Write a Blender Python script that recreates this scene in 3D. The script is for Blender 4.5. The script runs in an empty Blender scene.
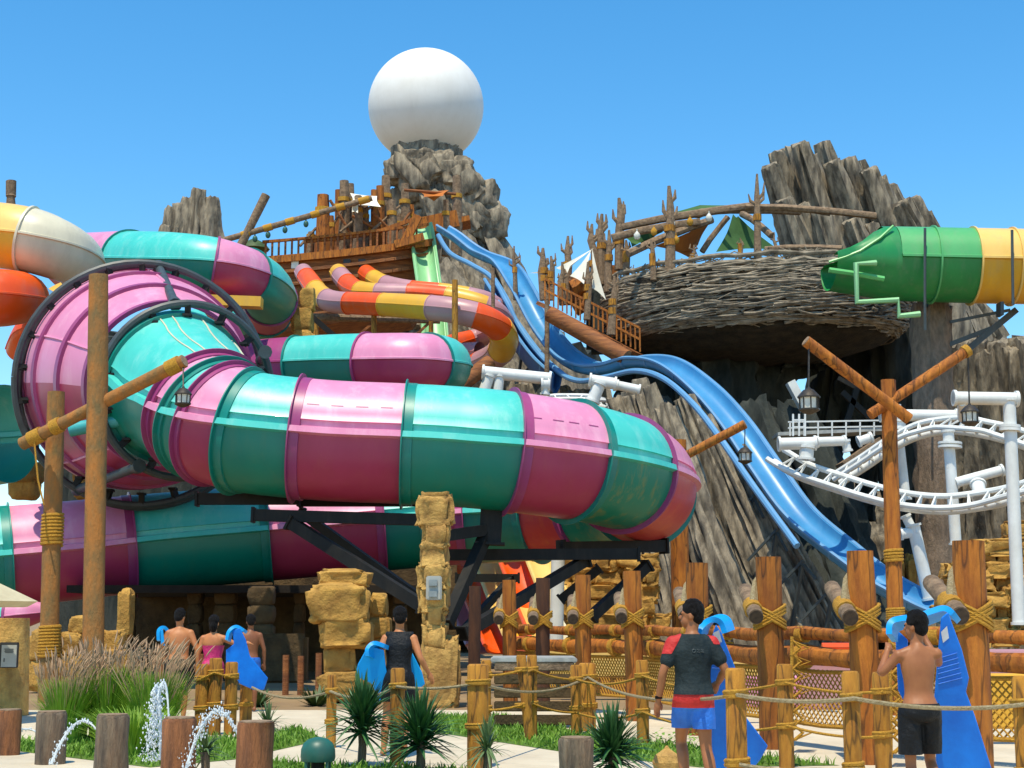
import bpy, bmesh, math, random
from mathutils import Vector, Matrix, noise
from math import sin, cos, pi, radians, sqrt

SC = bpy.context.scene
COL = SC.collection
RND = random.Random(7)
FPX = 1500.0
CAMZ = 1.6
PITCH = math.atan((620 - 384) / FPX)
CF = Vector((0, cos(PITCH), sin(PITCH)))
CU = Vector((0, -sin(PITCH), cos(PITCH)))
CR = Vector((1, 0, 0))

def P(px, py, Y):
    d = CF + CR * ((px - 512) / FPX) + CU * ((384 - py) / FPX)
    return Vector((0, 0, CAMZ)) + d * (Y / d.y)

def G(px, py, z=0.0):
    d = CF + CR * ((px - 512) / FPX) + CU * ((384 - py) / FPX)
    return Vector((0, 0, CAMZ)) + d * ((z - CAMZ) / d.z)

def proj(v):
    w = v - Vector((0, 0, CAMZ))
    k = w.dot(CF)
    return 512 + FPX * w.x / k, 384 - FPX * w.dot(CU) / k

def S(px, Y):          # a length of px pixels at distance Y, in metres
    return px * Y / FPX

# ------------------------------------------------------------------ materials
MATS = {}
def mat(name, col, col2=None, rough=0.6, scale=3.0, stretch=(1, 1, 1), bump=0.0, bscale=None, metal=0.0,
        coat=0.0, detail=6, dirt_glow=0.0, dirt_glow_col=(0.12, 0.09, 0.06), emit=None, alpha=None, var=0.0, trans=0.0, mid=(0.35, 0.65), cracks=0.0, spec=0.5, crease_shade=0.0):
    if name in MATS: return MATS[name]
    m = bpy.data.materials.new(name); m.use_nodes = True
    nt = m.node_tree; nt.nodes.clear()
    N = nt.nodes.new; L = nt.links.new
    out = N('ShaderNodeOutputMaterial'); b = N('ShaderNodeBsdfPrincipled')
    L(b.outputs[0], out.inputs[0])
    b.inputs['Roughness'].default_value = rough
    b.inputs['Metallic'].default_value = metal
    b.inputs['Coat Weight'].default_value = coat
    b.inputs['Specular IOR Level'].default_value = spec
    if trans: b.inputs['Transmission Weight'].default_value = trans
    tc = N('ShaderNodeTexCoord'); mp = N('ShaderNodeMapping'); mp.inputs['Scale'].default_value = stretch
    L(tc.outputs['Object'], mp.inputs[0])
    n1 = N('ShaderNodeTexNoise'); n1.inputs['Scale'].default_value = scale; n1.inputs['Detail'].default_value = detail
    n1.inputs['Roughness'].default_value = 0.6
    L(mp.outputs[0], n1.inputs['Vector'])
    cr = N('ShaderNodeValToRGB'); c2 = col2 or tuple(c * 0.75 for c in col)
    cr.color_ramp.elements[0].position = mid[0]; cr.color_ramp.elements[1].position = mid[1]
    cr.color_ramp.elements[0].color = (*c2, 1); cr.color_ramp.elements[1].color = (*col, 1)
    L(n1.outputs['Fac'], cr.inputs[0])
    cout = cr.outputs[0]
    if cracks:
        vo = N('ShaderNodeTexVoronoi'); vo.feature = 'DISTANCE_TO_EDGE'; vo.inputs['Scale'].default_value = cracks
        dn = N('ShaderNodeTexNoise'); dn.inputs['Scale'].default_value = cracks * 1.7
        L(mp.outputs[0], dn.inputs['Vector'])
        mv = N('ShaderNodeMixRGB'); mv.inputs[0].default_value = 0.25
        L(mp.outputs[0], mv.inputs[1]); L(dn.outputs['Color'], mv.inputs[2]); L(mv.outputs[0], vo.inputs['Vector'])
        r3 = N('ShaderNodeValToRGB'); r3.color_ramp.elements[0].color = (0.3, 0.3, 0.3, 1); r3.color_ramp.elements[1].position = 0.05
        L(vo.outputs['Distance'], r3.inputs[0])
        mm = N('ShaderNodeMixRGB'); mm.blend_type = 'MULTIPLY'; mm.inputs[0].default_value = 1
        L(cout, mm.inputs[1]); L(r3.outputs[0], mm.inputs[2]); cout = mm.outputs[0]
    if dirt_glow:
        n3 = N('ShaderNodeTexNoise'); n3.inputs['Scale'].default_value = 1.3; n3.inputs['Detail'].default_value = 9
        n3.inputs['Roughness'].default_value = 0.7
        mp3 = N('ShaderNodeMapping'); mp3.inputs['Scale'].default_value = (2.2, 2.2, 0.5)
        L(tc.outputs['Object'], mp3.inputs[0]); L(mp3.outputs[0], n3.inputs['Vector'])
        r2 = N('ShaderNodeValToRGB'); r2.color_ramp.elements[0].position = 0.5; r2.color_ramp.elements[1].position = 0.75
        L(n3.outputs['Fac'], r2.inputs[0])
        ml = N('ShaderNodeMath'); ml.operation = 'MULTIPLY'; ml.inputs[1].default_value = dirt_glow; L(r2.outputs[0], ml.inputs[0])
        mx = N('ShaderNodeMixRGB'); mx.inputs[2].default_value = (*dirt_glow_col, 1)
        L(ml.outputs[0], mx.inputs[0]); L(cout, mx.inputs[1]); cout = mx.outputs[0]
    if crease_shade:  # concave creases darkened in the colour, imitating shade in crevices
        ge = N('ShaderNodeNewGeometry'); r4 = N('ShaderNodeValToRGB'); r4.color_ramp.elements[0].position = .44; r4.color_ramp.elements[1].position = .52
        r4.color_ramp.elements[0].color = (1 - crease_shade, 1 - crease_shade, 1 - crease_shade, 1); L(ge.outputs['Pointiness'], r4.inputs[0])
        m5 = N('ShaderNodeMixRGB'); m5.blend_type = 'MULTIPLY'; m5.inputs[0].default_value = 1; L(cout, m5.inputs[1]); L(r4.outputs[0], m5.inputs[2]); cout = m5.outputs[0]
    if var:
        oi = N('ShaderNodeObjectInfo'); hv = N('ShaderNodeHueSaturation')
        mr = N('ShaderNodeMapRange'); mr.inputs['To Min'].default_value = 1 - var; mr.inputs['To Max'].default_value = 1 + var
        L(oi.outputs['Random'], mr.inputs['Value']); L(mr.outputs[0], hv.inputs['Value']); L(cout, hv.inputs['Color']); cout = hv.outputs[0]
    L(cout, b.inputs['Base Color'])
    if bump:
        n2 = N('ShaderNodeTexNoise'); n2.inputs['Scale'].default_value = bscale or scale * 3; n2.inputs['Detail'].default_value = 8
        n2.inputs['Roughness'].default_value = 0.65
        L(mp.outputs[0], n2.inputs['Vector'])
        bp = N('ShaderNodeBump'); bp.inputs['Strength'].default_value = min(1, bump); bp.inputs['Distance'].default_value = 0.06 * max(1, bump)
        L(n2.outputs['Fac'], bp.inputs['Height']); L(bp.outputs[0], b.inputs['Normal'])
    if emit: b.inputs['Emission Color'].default_value = (*emit[:3], 1); b.inputs['Emission Strength'].default_value = emit[3]
    MATS[name] = m
    return m

def fib(name, c, c2=None, rough=0.4, dirt_glow=0.22, dc=(0.3, 0.26, 0.2)):
    return mat(name, c, c2 or tuple(x * 0.82 for x in c), rough=rough, scale=0.9, coat=0.05, dirt_glow=dirt_glow, dirt_glow_col=dc, stretch=(1.2, 1.2, .5), bump=0.03, bscale=2, mid=(.3, .7))
TEAL = fib('sunlit faded teal fibreglass', (0.09, 0.60, 0.51), (0.05, 0.50, 0.43), dc=(0.3, .66, .58), dirt_glow=.6)  # upper shells: sunlit tone and chalky fading both put into the colour
TEALL = fib('shaded teal fibreglass', (0.0, 0.24, 0.17), (0.0, 0.20, 0.15), dc=(.1, .22, .1))  # lower shells: shade of the underside put into the colour
PINKL = fib('shaded pink fibreglass', (0.42, 0.04, 0.12), (0.36, 0.03, 0.085), dc=(.45, .1, .08))
TEALD = fib('dark teal fibreglass', (0.0, 0.25, 0.20))
PINK = fib('sunlit faded pink fibreglass', (0.76, 0.29, 0.46), (0.68, 0.22, 0.37), dc=(.85, .5, .6), dirt_glow=.6)
PINKD = fib('dark pink fibreglass', (0.36, 0.05, 0.19))
PINKGLOW = fib('ground glow red fibreglass', (0.62, 0.06, 0.05), (.5, .04, .08), dirt_glow=.5, dc=(.7, .2, .02))  # warm ground glow under the bend painted in as red and orange patches
TEALGLOW = fib('ground glow teal fibreglass', (0.0, 0.24, 0.15), (0.0, 0.20, 0.13), dirt_glow=.75, dc=(.34, .26, .05))  # golden ground reflection under the bend painted in as patches
ORANGE = fib('orange fibreglass', (0.85, 0.10, 0.002), (.74, .07, .001))
YELLOWT = fib('sunlit faded yellow fibreglass', (0.85, 0.56, 0.16), (.8, .5, .12))
GREENT = fib('sunlit faded green fibreglass', (0.10, 0.42, 0.14), (.07, .36, .11))
YELLOW = fib('yellow fibreglass', (0.80, 0.44, 0.03), (.68, .34, .02))
MAUVE = fib('mauve fibreglass', (0.52, 0.26, 0.28))
CREAM = fib('cream fibreglass', (0.72, 0.66, 0.48))
RED = fib('red fibreglass', (0.5, 0.05, 0.03))
BLUE = fib('blue fibreglass', (0.065, 0.29, 0.54), (0.045, 0.22, 0.45), rough=.3, dc=(.2, .4, .6))
BLUEO = fib('blue fibreglass outside', (0.03, 0.14, 0.38), (0.025, 0.1, 0.28))
LBLUE = fib('pale blue fibreglass', (0.13, 0.34, 0.60))
GREEN = fib('green fibreglass', (0.015, 0.27, 0.06), (0.01, 0.2, 0.05))
GREENL = fib('light green fibreglass', (0.12, 0.5, 0.14))
GREENP = fib('pale green fibreglass', (0.28, 0.62, 0.28))
STEEL = mat('grey painted steel', (0.055, 0.075, 0.08), (0.04, 0.052, 0.055), rough=.5, scale=4, dirt_glow=.3)
STEELD = mat('black steel', (0.014, 0.014, 0.013), spec=.25, rough=.6, scale=4, dirt_glow=.2)
STEELL = mat('light grey steel', (0.28, 0.31, 0.31), (.2, .23, .23), rough=.45, scale=5)
WHITE = mat('white painted steel', (0.80, 0.80, 0.76), (.68, .67, .62), rough=.45, scale=2, dirt_glow=.3, dirt_glow_col=(.4, .36, .28), coat=.1)
GALV = mat('galvanised steel', (0.42, 0.42, 0.38), (.28, .28, .26), rough=.55, scale=6)
ROCK = mat('grey carved rock', (0.38, 0.31, 0.215), (0.12, 0.098, 0.07), mid=(.38, .62), rough=.95, scale=2.2, stretch=(1.6, 1.6, .35), bump=1.6, bscale=3.5, dirt_glow=.55, dirt_glow_col=(.06, .055, .05), detail=10, crease_shade=.7)
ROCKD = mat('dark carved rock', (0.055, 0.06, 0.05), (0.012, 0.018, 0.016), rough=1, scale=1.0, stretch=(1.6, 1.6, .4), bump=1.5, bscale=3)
BARK = mat('brown bark column', (0.27, 0.19, 0.13), (0.15, 0.11, 0.075), rough=.95, scale=5, stretch=(1.5, 1.5, .5), bump=1, bscale=12, detail=10)
GOLD = mat('golden sandstone', (0.66, 0.40, 0.11), (0.36, 0.19, 0.05), rough=.95, scale=2.6, bump=1.4, bscale=6, dirt_glow=.6, dirt_glow_col=(.14, .075, .03), detail=10, crease_shade=.7, var=.15)
GOLDB = mat('golden boulder', (0.62, 0.35, 0.075), (0.36, 0.18, 0.035), rough=.95, scale=2.5, bump=1.2, bscale=6, dirt_glow=.45, dirt_glow_col=(.2, .11, .04), detail=10, crease_shade=.6, var=.22)
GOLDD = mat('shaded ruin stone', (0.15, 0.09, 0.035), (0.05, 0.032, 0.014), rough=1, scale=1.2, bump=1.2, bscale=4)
WOOD = mat('orange stained timber', (0.50, 0.165, 0.014), (0.26, 0.07, 0.006), cracks=3.0, rough=.8, scale=6, stretch=(1.5, 1.5, .25), bump=.5, bscale=22, dirt_glow=.3, dirt_glow_col=(.12, .06, .03), var=.15)
WOODL = mat('light round timber', (0.56, 0.25, 0.02), (0.32, 0.125, 0.01), cracks=3.5, dirt_glow=.35, dirt_glow_col=(.2, .12, .06), rough=.8, scale=6, stretch=(1.5, 1.5, .25), bump=.5, bscale=22, var=.12)
WOODP = mat('weathered painted pole', (0.46, 0.17, 0.03), (0.20, 0.13, 0.045), rough=.85, scale=3, stretch=(1.2, 1.2, .5), bump=.6, bscale=14, dirt_glow=.4, dirt_glow_col=(.1, .1, .06))
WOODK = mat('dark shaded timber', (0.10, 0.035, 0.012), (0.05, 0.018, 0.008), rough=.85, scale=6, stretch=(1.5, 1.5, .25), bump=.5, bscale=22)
WOODR = mat('reddish ship planks', (0.36, 0.125, 0.03), (0.17, 0.052, 0.013), rough=.8, scale=3, stretch=(.4, 1, 3), bump=.6, bscale=8, dirt_glow=.3)
WOODG = mat('grey driftwood', (0.33, 0.22, 0.13), (0.15, 0.095, 0.055), rough=.9, scale=7, bump=.7, bscale=20)
TWIG = mat('pale twigs', (0.38, 0.31, 0.22), (0.12, 0.095, 0.065), rough=.9, scale=2.5, bump=.5, bscale=15)
NESTD = mat('dark woven basket', (0.05, 0.036, 0.02), (0.014, 0.011, 0.007), rough=1, scale=2.5, stretch=(1, 1, 2), bump=1.5, bscale=7)
STUMP = mat('wet log bark', (0.26, 0.19, 0.12), (0.09, 0.065, 0.045), rough=.75, scale=7, stretch=(2, 2, .3), bump=.9, bscale=18, var=.1, dirt_glow=.35, dirt_glow_col=(.34, .12, .03))
ENDG = mat('cut end grain', (0.35, 0.24, 0.14), (.2, .12, .07), rough=.85, scale=18, bump=.4)
DARKEND = mat('dark end grain', (0.09, 0.055, 0.03), (.04, .025, .015), rough=.9, scale=18)
ROPE = mat('yellow rope', (0.72, 0.38, 0.035), (0.48, 0.22, 0.018), rough=.85, scale=40, bump=.8, bscale=80)
ROPEG = mat('pale rope', (0.52, 0.42, 0.24), (0.34, 0.25, 0.12), rough=.85, scale=40, bump=.8, bscale=80)
CONC = mat('pale concrete paving', (0.66, 0.57, 0.42), (0.54, 0.45, 0.32), rough=.85, scale=.8, bump=.3, bscale=20, dirt_glow=.5, dirt_glow_col=(.36, .3, .22), detail=10)
SAND = mat('sandy ground', (0.32, 0.21, 0.10), (0.22, 0.14, 0.07), rough=.95, scale=.5, bump=.5, bscale=8)
LAWN = mat('lawn', (0.16, 0.27, 0.02), (0.08, 0.17, 0.012), rough=.9, scale=4, bump=1, bscale=30)
BLADE = mat('grass blades', (0.20, 0.36, 0.025), (0.10, 0.22, 0.015), rough=.6, scale=3)
BLADEY = mat('tall grass blades', (0.30, 0.46, 0.03), (0.15, 0.29, 0.018), rough=.6, scale=2)
STUMPR = mat('reddish wet log bark', (0.36, 0.13, 0.04), (0.15, 0.055, 0.02), rough=.7, scale=7, stretch=(2, 2, .3), bump=.9, bscale=18)
PLUME = mat('purple brown plumes', (0.54, 0.35, 0.20), (0.36, 0.21, 0.12), rough=.9, scale=3)
YUCCA = mat('yucca leaves', (0.045, 0.15, 0.035), (0.02, 0.085, 0.02), rough=.5, scale=5, spec=.6)
YUCCAG = mat('greyish yucca leaves', (0.13, 0.20, 0.07), (0.07, 0.13, 0.04), rough=.5, scale=5)
SHRUB = mat('shrub leaves', (0.06, 0.11, 0.02), (.03, .06, .01), rough=.6, scale=5)
SKIN = mat('tan skin', (0.36, 0.135, 0.045), (0.30, 0.105, 0.035), rough=.55, scale=6)
SKINP = mat('sunburnt skin', (0.52, 0.20, 0.065), (0.45, 0.155, 0.05), rough=.55, scale=6)
SKIND = mat('brown skin', (0.26, 0.09, 0.03), (0.21, 0.07, 0.025), rough=.5, scale=6)
HAIR = mat('black hair', (0.008, 0.006, 0.005), (0.004, 0.003, 0.003), spec=.15, rough=.6, scale=60, bump=.6, bscale=90, stretch=(1, 1, .3))
BLKC = mat('black wet fabric', (0.009, 0.010, 0.012), (0.005, 0.006, 0.007), spec=.25, rough=.5, scale=6, bump=.6, bscale=9)
DKGC = mat('charcoal rash vest', (0.018, 0.03, 0.033), (0.01, 0.018, 0.02), spec=.25, rough=.7, scale=6, bump=.6, bscale=10)
REDC = mat('red fabric', (0.62, 0.02, 0.015), (0.45, 0.015, 0.01), rough=.6, scale=6, bump=.5, bscale=10)
BLUC = mat('blue fabric', (0.02, 0.20, 0.75), (0.015, 0.12, 0.5), rough=.6, scale=4, bump=.5, bscale=10)
PNKC = mat('pink swimsuit', (0.62, 0.02, 0.16), (0.4, 0.012, 0.09), rough=.5, scale=5, bump=.5, bscale=12)
MATB = mat('blue foam mat', (0.0, 0.22, 0.82), (0.0, 0.13, 0.58), rough=.45, scale=2, bump=.1, spec=.4)
MATL = mat('light blue foam mat', (0.0, 0.36, 0.85), (0.0, 0.3, 0.75), rough=.45, scale=2, spec=.4)
PATCH = mat('white patch', (.7, .7, .7), rough=.6)
SAILW = mat('white canvas', (0.82, 0.78, 0.66), (.72, .67, .55), rough=.9, scale=2, bump=.3)
SAILO = mat('orange canvas', (0.55, 0.16, 0.015), (.42, .12, .012), rough=.9, scale=2, bump=.3)
SAILG = mat('green canvas', (0.05, 0.13, 0.03), (.035, .1, .02), rough=.9, scale=2, bump=.3)
BEIGE = mat('beige parasol canvas', (0.60, 0.52, 0.33), (.5, .42, .26), rough=.9, scale=3, bump=.2)
BALL = mat('white membrane', (0.84, 0.82, 0.77), (0.78, 0.75, 0.69), rough=.55, scale=.6, dirt_glow=.12, dirt_glow_col=(.5, .45, .35))
LAMP = mat('lantern metal', (0.07, 0.055, 0.04), (.03, .025, .02), rough=.5, scale=20, metal=.4)
GLASS = mat('lantern glass', (0.75, 0.72, 0.62), (.6, .58, .5), rough=.25, scale=8)
GRNL = mat('green lamp cover', (0.02, 0.14, 0.10), (.015, .1, .075), rough=.45, scale=3, dirt_glow=.3)
WATER = mat('splashing water', (0.85, 0.9, 0.92), (.75, .82, .86), rough=.08, scale=8, trans=.15)
CORAL = mat('coral red netting', (.6, .1, .03), rough=.8)
BOXG = mat('grey control box', (.42, .42, .38), (.35, .35, .31), rough=.5, scale=5)
INK = mat('dark ink', (.03, .03, .03), rough=.6)
PIPE = mat('turquoise pipe', (0.05, .42, .42), rough=.4, scale=3)
SHADEROOF = mat('black shade roof', (.02, .012, .006), (.01, .006, .003), rough=.95, scale=4)

# ------------------------------------------------------------------ mesh builder
def tag(o, label=None, cat=None, group=None, kind=None):
    if label: o['label'] = label
    if cat: o['category'] = cat
    if group: o['group'] = group
    if kind: o['kind'] = kind
    return o

def wloc(o):
    v = Vector((0, 0, 0))
    while o: v = v + o.location; o = o.parent
    return v

def thing(name, label, cat, loc=(0, 0, 0), group=None):
    o = bpy.data.objects.new(name, None); COL.objects.link(o); o.location = loc
    o.empty_display_size = .2
    return tag(o, label, cat, group)

def catmull(pts, n):
    """pts: list of tuples/vectors of any length"""
    P_ = [tuple(p) for p in pts]; out = []
    for i in range(len(P_) - 1):
        p0 = P_[max(i - 1, 0)]; p1 = P_[i]; p2 = P_[i + 1]; p3 = P_[min(i + 2, len(P_) - 1)]
        for k in range(n):
            t = k / n
            out.append(tuple(.5 * ((2 * b) + (-a + c) * t + (2 * a - 5 * b + 4 * c - d) * t * t + (-a + 3 * b - 3 * c + d) * t ** 3)
                             for a, b, c, d in zip(p0, p1, p2, p3)))
    out.append(P_[-1]); return out

class MB:
    def __init__(s): s.v = []; s.f = []; s.m = []; s.mi = 0; s.mats = []
    def use(s, m):
        if m not in s.mats: s.mats.append(m)
        s.mi = s.mats.index(m); return s
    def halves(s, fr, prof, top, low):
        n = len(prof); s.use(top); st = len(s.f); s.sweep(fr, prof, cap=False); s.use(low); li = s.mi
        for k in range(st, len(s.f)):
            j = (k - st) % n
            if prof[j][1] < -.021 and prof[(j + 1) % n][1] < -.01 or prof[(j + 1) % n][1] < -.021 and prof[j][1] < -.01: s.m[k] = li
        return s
    def add(s, vs, fs):
        o = len(s.v); s.v += [Vector(v) for v in vs]
        s.f += [[i + o for i in f] for f in fs]; s.m += [s.mi] * len(fs); return s
    def box(s, c, d, M=None, bev=0.0):
        c = Vector(c); x, y, z = d[0] / 2, d[1] / 2, d[2] / 2
        if bev:
            vs = []
            b = min(bev, x * .9, y * .9, z * .9)
            bm = bmesh.new(); bmesh.ops.create_cube(bm, size=1)
            for v in bm.verts: v.co = Vector((v.co.x * d[0], v.co.y * d[1], v.co.z * d[2]))
            bmesh.ops.bevel(bm, geom=bm.edges[:], offset=b, segments=2, affect='EDGES')
            vs = [v.co.copy() for v in bm.verts]; bm.verts.index_update(); fs = [[v.index for v in f.verts] for f in bm.faces]; bm.free()
        else:
            vs = [Vector((i * x, j * y, k * z)) for i in (-1, 1) for j in (-1, 1) for k in (-1, 1)]
            fs = [(0, 1, 3, 2), (4, 6, 7, 5), (0, 4, 5, 1), (2, 3, 7, 6), (0, 2, 6, 4), (1, 5, 7, 3)]
        if M: vs = [M @ v for v in vs]
        return s.add([v + c for v in vs], fs)
    def bar(s, a, b, w, h, bev=0.0):
        """rectangular bar between two points"""
        a = Vector(a); b = Vector(b); d = b - a; L = d.length; t = d / L
        q = t.to_track_quat('X', 'Z').to_matrix()
        return s.box((a + b) / 2, (L, w, h), q, bev)
    def tube(s, pts, r, n=8, cap=True, wob=0.0, seed=0):
        pts = [Vector(p) for p in pts]; N_ = len(pts)
        rs = r if isinstance(r, (list, tuple)) else [r] * N_
        t0 = (pts[1] - pts[0]).normalized()
        up = Vector((0, 0, 1)) if abs(t0.z) < .9 else Vector((1, 0, 0))
        u = t0.cross(up).normalized(); vs = []
        for i, p in enumerate(pts):
            t = (pts[min(i + 1, N_ - 1)] - pts[max(i - 1, 0)]).normalized()
            u = (u - t * u.dot(t)).normalized(); w = t.cross(u)
            for k in range(n):
                a = 2 * pi * k / n; rr = rs[i]
                if wob: rr *= 1 + wob * noise.noise(Vector((cos(a) * 1.5 + seed, sin(a) * 1.5, i * .8 + seed)))
                vs.append(p + (u * cos(a) + w * sin(a)) * rr)
        fs = [(i * n + k, i * n + (k + 1) % n, (i + 1) * n + (k + 1) % n, (i + 1) * n + k) for i in range(N_ - 1) for k in range(n)]
        if cap: fs += [tuple(range(n))[::-1], tuple((N_ - 1) * n + k for k in range(n))]
        return s.add(vs, fs)
    def lathe(s, c, prof, n=16):
        c = Vector(c); vs = []; m = len(prof)
        for r, z in prof:
            for k in range(n): a = 2 * pi * k / n; vs.append(c + Vector((r * cos(a), r * sin(a), z)))
        fs = [(i * n + k, i * n + (k + 1) % n, (i + 1) * n + (k + 1) % n, (i + 1) * n + k) for i in range(m - 1) for k in range(n)]
        fs += [tuple(range(n))[::-1], tuple((m - 1) * n + k for k in range(n))]
        return s.add(vs, fs)
    def ball(s, c, r, nu=16, nv=10, M=None):
        c = Vector(c); r = r if isinstance(r, (tuple, list)) else (r, r, r)
        vs = [Vector((0, 0, -r[2]))]
        for i in range(1, nv):
            b = -pi / 2 + pi * i / nv
            for k in range(nu): a = 2 * pi * k / nu; vs.append(Vector((r[0] * cos(b) * cos(a), r[1] * cos(b) * sin(a), r[2] * sin(b))))
        vs.append(Vector((0, 0, r[2]))); T = len(vs) - 1
        fs = [(0, 1 + (k + 1) % nu, 1 + k) for k in range(nu)]
        for i in range(nv - 2):
            for k in range(nu):
                a = 1 + i * nu + k; b = 1 + i * nu + (k + 1) % nu; fs.append((a, b, b + nu, a + nu))
        o = 1 + (nv - 2) * nu
        fs += [(o + k, o + (k + 1) % nu, T) for k in range(nu)]
        if M: vs = [M @ v for v in vs]
        return s.add([c + v for v in vs], fs)
    def sweep(s, fr, prof, closed=True, cap=True):
        """fr: list of (p, S, U, scale)"""
        n = len(prof); vs = []
        for p, a, b, k in fr:
            for x, y in prof: vs.append(p + a * (x * k) + b * (y * k))
        rg = n if closed else n - 1
        fs = [(i * n + k, (i + 1) * n + k, (i + 1) * n + (k + 1) % n, i * n + (k + 1) % n) for i in range(len(fr) - 1) for k in range(rg)]
        if cap and closed: fs += [tuple(range(n)), tuple((len(fr) - 1) * n + k for k in range(n))[::-1]]
        return s.add(vs, fs)
    def rock(s, c, d, seed, amp=.18, sq=.55, nu=20, nv=14, M=None, fq=1.6):
        """rounded block with noisy surface"""
        c = Vector(c); o = len(s.v); s.ball((0, 0, 0), 1, nu, nv)
        for i in range(o, len(s.v)):
            v = s.v[i]; q = Vector([math.copysign(abs(x) ** sq, x) for x in v])
            q = q / max(1e-6, max(1.0, q.length / 1.35))
            k = 1 + amp * noise.fractal(v * fq + Vector((seed * 3.1, seed, 0)), 1.0, 2.0, 4)
            q = Vector((q.x * d[0] / 2, q.y * d[1] / 2, q.z * d[2] / 2)) * k
            s.v[i] = c + (M @ q if M else q)
        return s
    def crag(s, pts, rad, seed, n=44, m=34, amp=.35, flat=1.0, gro=3.0, tip=.55):
        """rough rock rib: pts = centre line, rad = radii; deep grooves along its length"""
        cc = catmull([(*p, r) for p, r in zip(pts, rad)], max(2, m // (len(pts) - 1)))
        fr = [Vector(q[:3]) for q in cc]; N_ = len(fr); vs = []
        u = None
        for i, p in enumerate(fr):
            t = (fr[min(i + 1, N_ - 1)] - fr[max(i - 1, 0)]).normalized()
            if u is None: u = Vector((1, 0, 0))
            u = (u - t * u.dot(t)).normalized(); w = t.cross(u)
            L = i / (N_ - 1)
            for k in range(n):
                a = 2 * pi * k / n
                nz = noise.noise(Vector((cos(a) * gro + seed * 7.3, sin(a) * gro, L * 2.2 + seed)))
                ri = -abs(noise.noise(Vector((cos(a) * gro * 1.7 - seed, sin(a) * gro * 1.7 + 5, L * 1.5)))) * 1.6 + .3
                fn = noise.fractal(p * 1.3 + Vector((cos(a), sin(a), 0)) * 2, 1, 2, 4)
                st = noise.noise(Vector((p.x * .7 + cos(a) * 1.2, p.y * .7 + sin(a) * 1.2, p.z * 1.1 + seed))); st = math.floor(st * 5) / 5
                rr = cc[i][3] * (1 + amp * nz * .8 + amp * ri + .15 * fn + .10 * st)
                off = 0
                if i > N_ - 4: off = noise.noise(Vector((cos(a) * gro + seed, sin(a) * gro, 9))) * cc[i][3] * tip
                vs.append(p + u * cos(a) * rr + w * sin(a) * rr * flat + t * off)
        fs = [(i * n + k, i * n + (k + 1) % n, (i + 1) * n + (k + 1) % n, (i + 1) * n + k) for i in range(N_ - 1) for k in range(n)]
        top = len(vs); vs.append(fr[-1] + Vector((0, 0, cc[-1][3] * .2))); fs += [((N_ - 1) * n + k, (N_ - 1) * n + (k + 1) % n, top) for k in range(n)]
        return s.add(vs, fs)
    def build(s, name, m, parent=None, smooth=True, ang=40, label=None):
        me = bpy.data.meshes.new(name)
        off = wloc(parent) if parent else Vector((0, 0, 0))
        me.from_pydata([v - off for v in s.v], [], s.f)
        if s.mats:
            for q in s.mats: me.materials.append(q)
            me.polygons.foreach_set('material_index', s.m)
        else: me.materials.append(m)
        bm = bmesh.new(); bm.from_mesh(me); bmesh.ops.recalc_face_normals(bm, faces=bm.faces)
        if smooth:
            ca = radians(ang)
            for f in bm.faces: f.smooth = True
            for e in bm.edges:
                if len(e.link_faces) == 2 and e.calc_face_angle(0) > ca: e.smooth = False
        bm.to_mesh(me); bm.free()
        o = bpy.data.objects.new(name, me); COL.objects.link(o)
        if parent: o.parent = parent
        if label: o['label'] = label
        return o

def single(name, mb, m, label, cat, group=None, kind=None, smooth=True, ang=40):
    """one-mesh thing, origin moved to its base"""
    lo = Vector((sum(v.x for v in mb.v) / len(mb.v), sum(v.y for v in mb.v) / len(mb.v), min(v.z for v in mb.v)))
    mb.v = [v - lo for v in mb.v]
    o = mb.build(name, m, None, smooth, ang); o.location = lo
    return tag(o, label, cat, group, kind)

def frames(pts, rs=None, bank=0.0):
    pts = [Vector(p) for p in pts]; out = []; N_ = len(pts)
    for i, p in enumerate(pts):
        t = (pts[min(i + 1, N_ - 1)] - pts[max(i - 1, 0)]).normalized()
        s_ = t.cross(Vector((0, 0, 1)))
        s_ = s_.normalized() if s_.length > 1e-3 else Vector((1, 0, 0))
        u = s_.cross(t)
        if bank: s_, u = s_ * cos(bank) + u * sin(bank), u * cos(bank) - s_ * sin(bank)
        out.append((p, s_, u, rs[i] if rs else 1.0))
    return out

# ------------------------------------------------------------------ camera, world, sun
cam = bpy.data.cameras.new('camera'); co = bpy.data.objects.new('camera', cam); COL.objects.link(co)
cam.sensor_width = 36; cam.lens = 36 * FPX / 1024; cam.clip_end = 3000; cam.clip_start = .1
co.location = (0, 0, CAMZ); co.rotation_euler = (pi / 2 + PITCH, 0, 0); SC.camera = co
SUN = Vector((-0.10, -0.335, 0.937)).normalized()
w = bpy.data.worlds.new('World'); SC.world = w; w.use_nodes = True
nt = w.node_tree; nt.nodes.clear()
wo = nt.nodes.new('ShaderNodeOutputWorld'); bg = nt.nodes.new('ShaderNodeBackground'); sk = nt.nodes.new('ShaderNodeTexSky')
sk.sky_type = 'NISHITA'; sk.sun_disc = False; sk.sun_elevation = math.asin(SUN.z); sk.sun_rotation = math.atan2(SUN.x, SUN.y)
sk.air_density = 1.0; sk.dust_density = 0.1; sk.ozone_density = 2.5
hs = nt.nodes.new('ShaderNodeHueSaturation'); hs.inputs['Saturation'].default_value = 1.34; hs.inputs['Value'].default_value = 1.46; hs.inputs['Hue'].default_value = .492
nt.links.new(sk.outputs[0], hs.inputs['Color']); nt.links.new(hs.outputs[0], bg.inputs[0])
bg.inputs[1].default_value = 0.15; nt.links.new(bg.outputs[0], wo.inputs[0])
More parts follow.
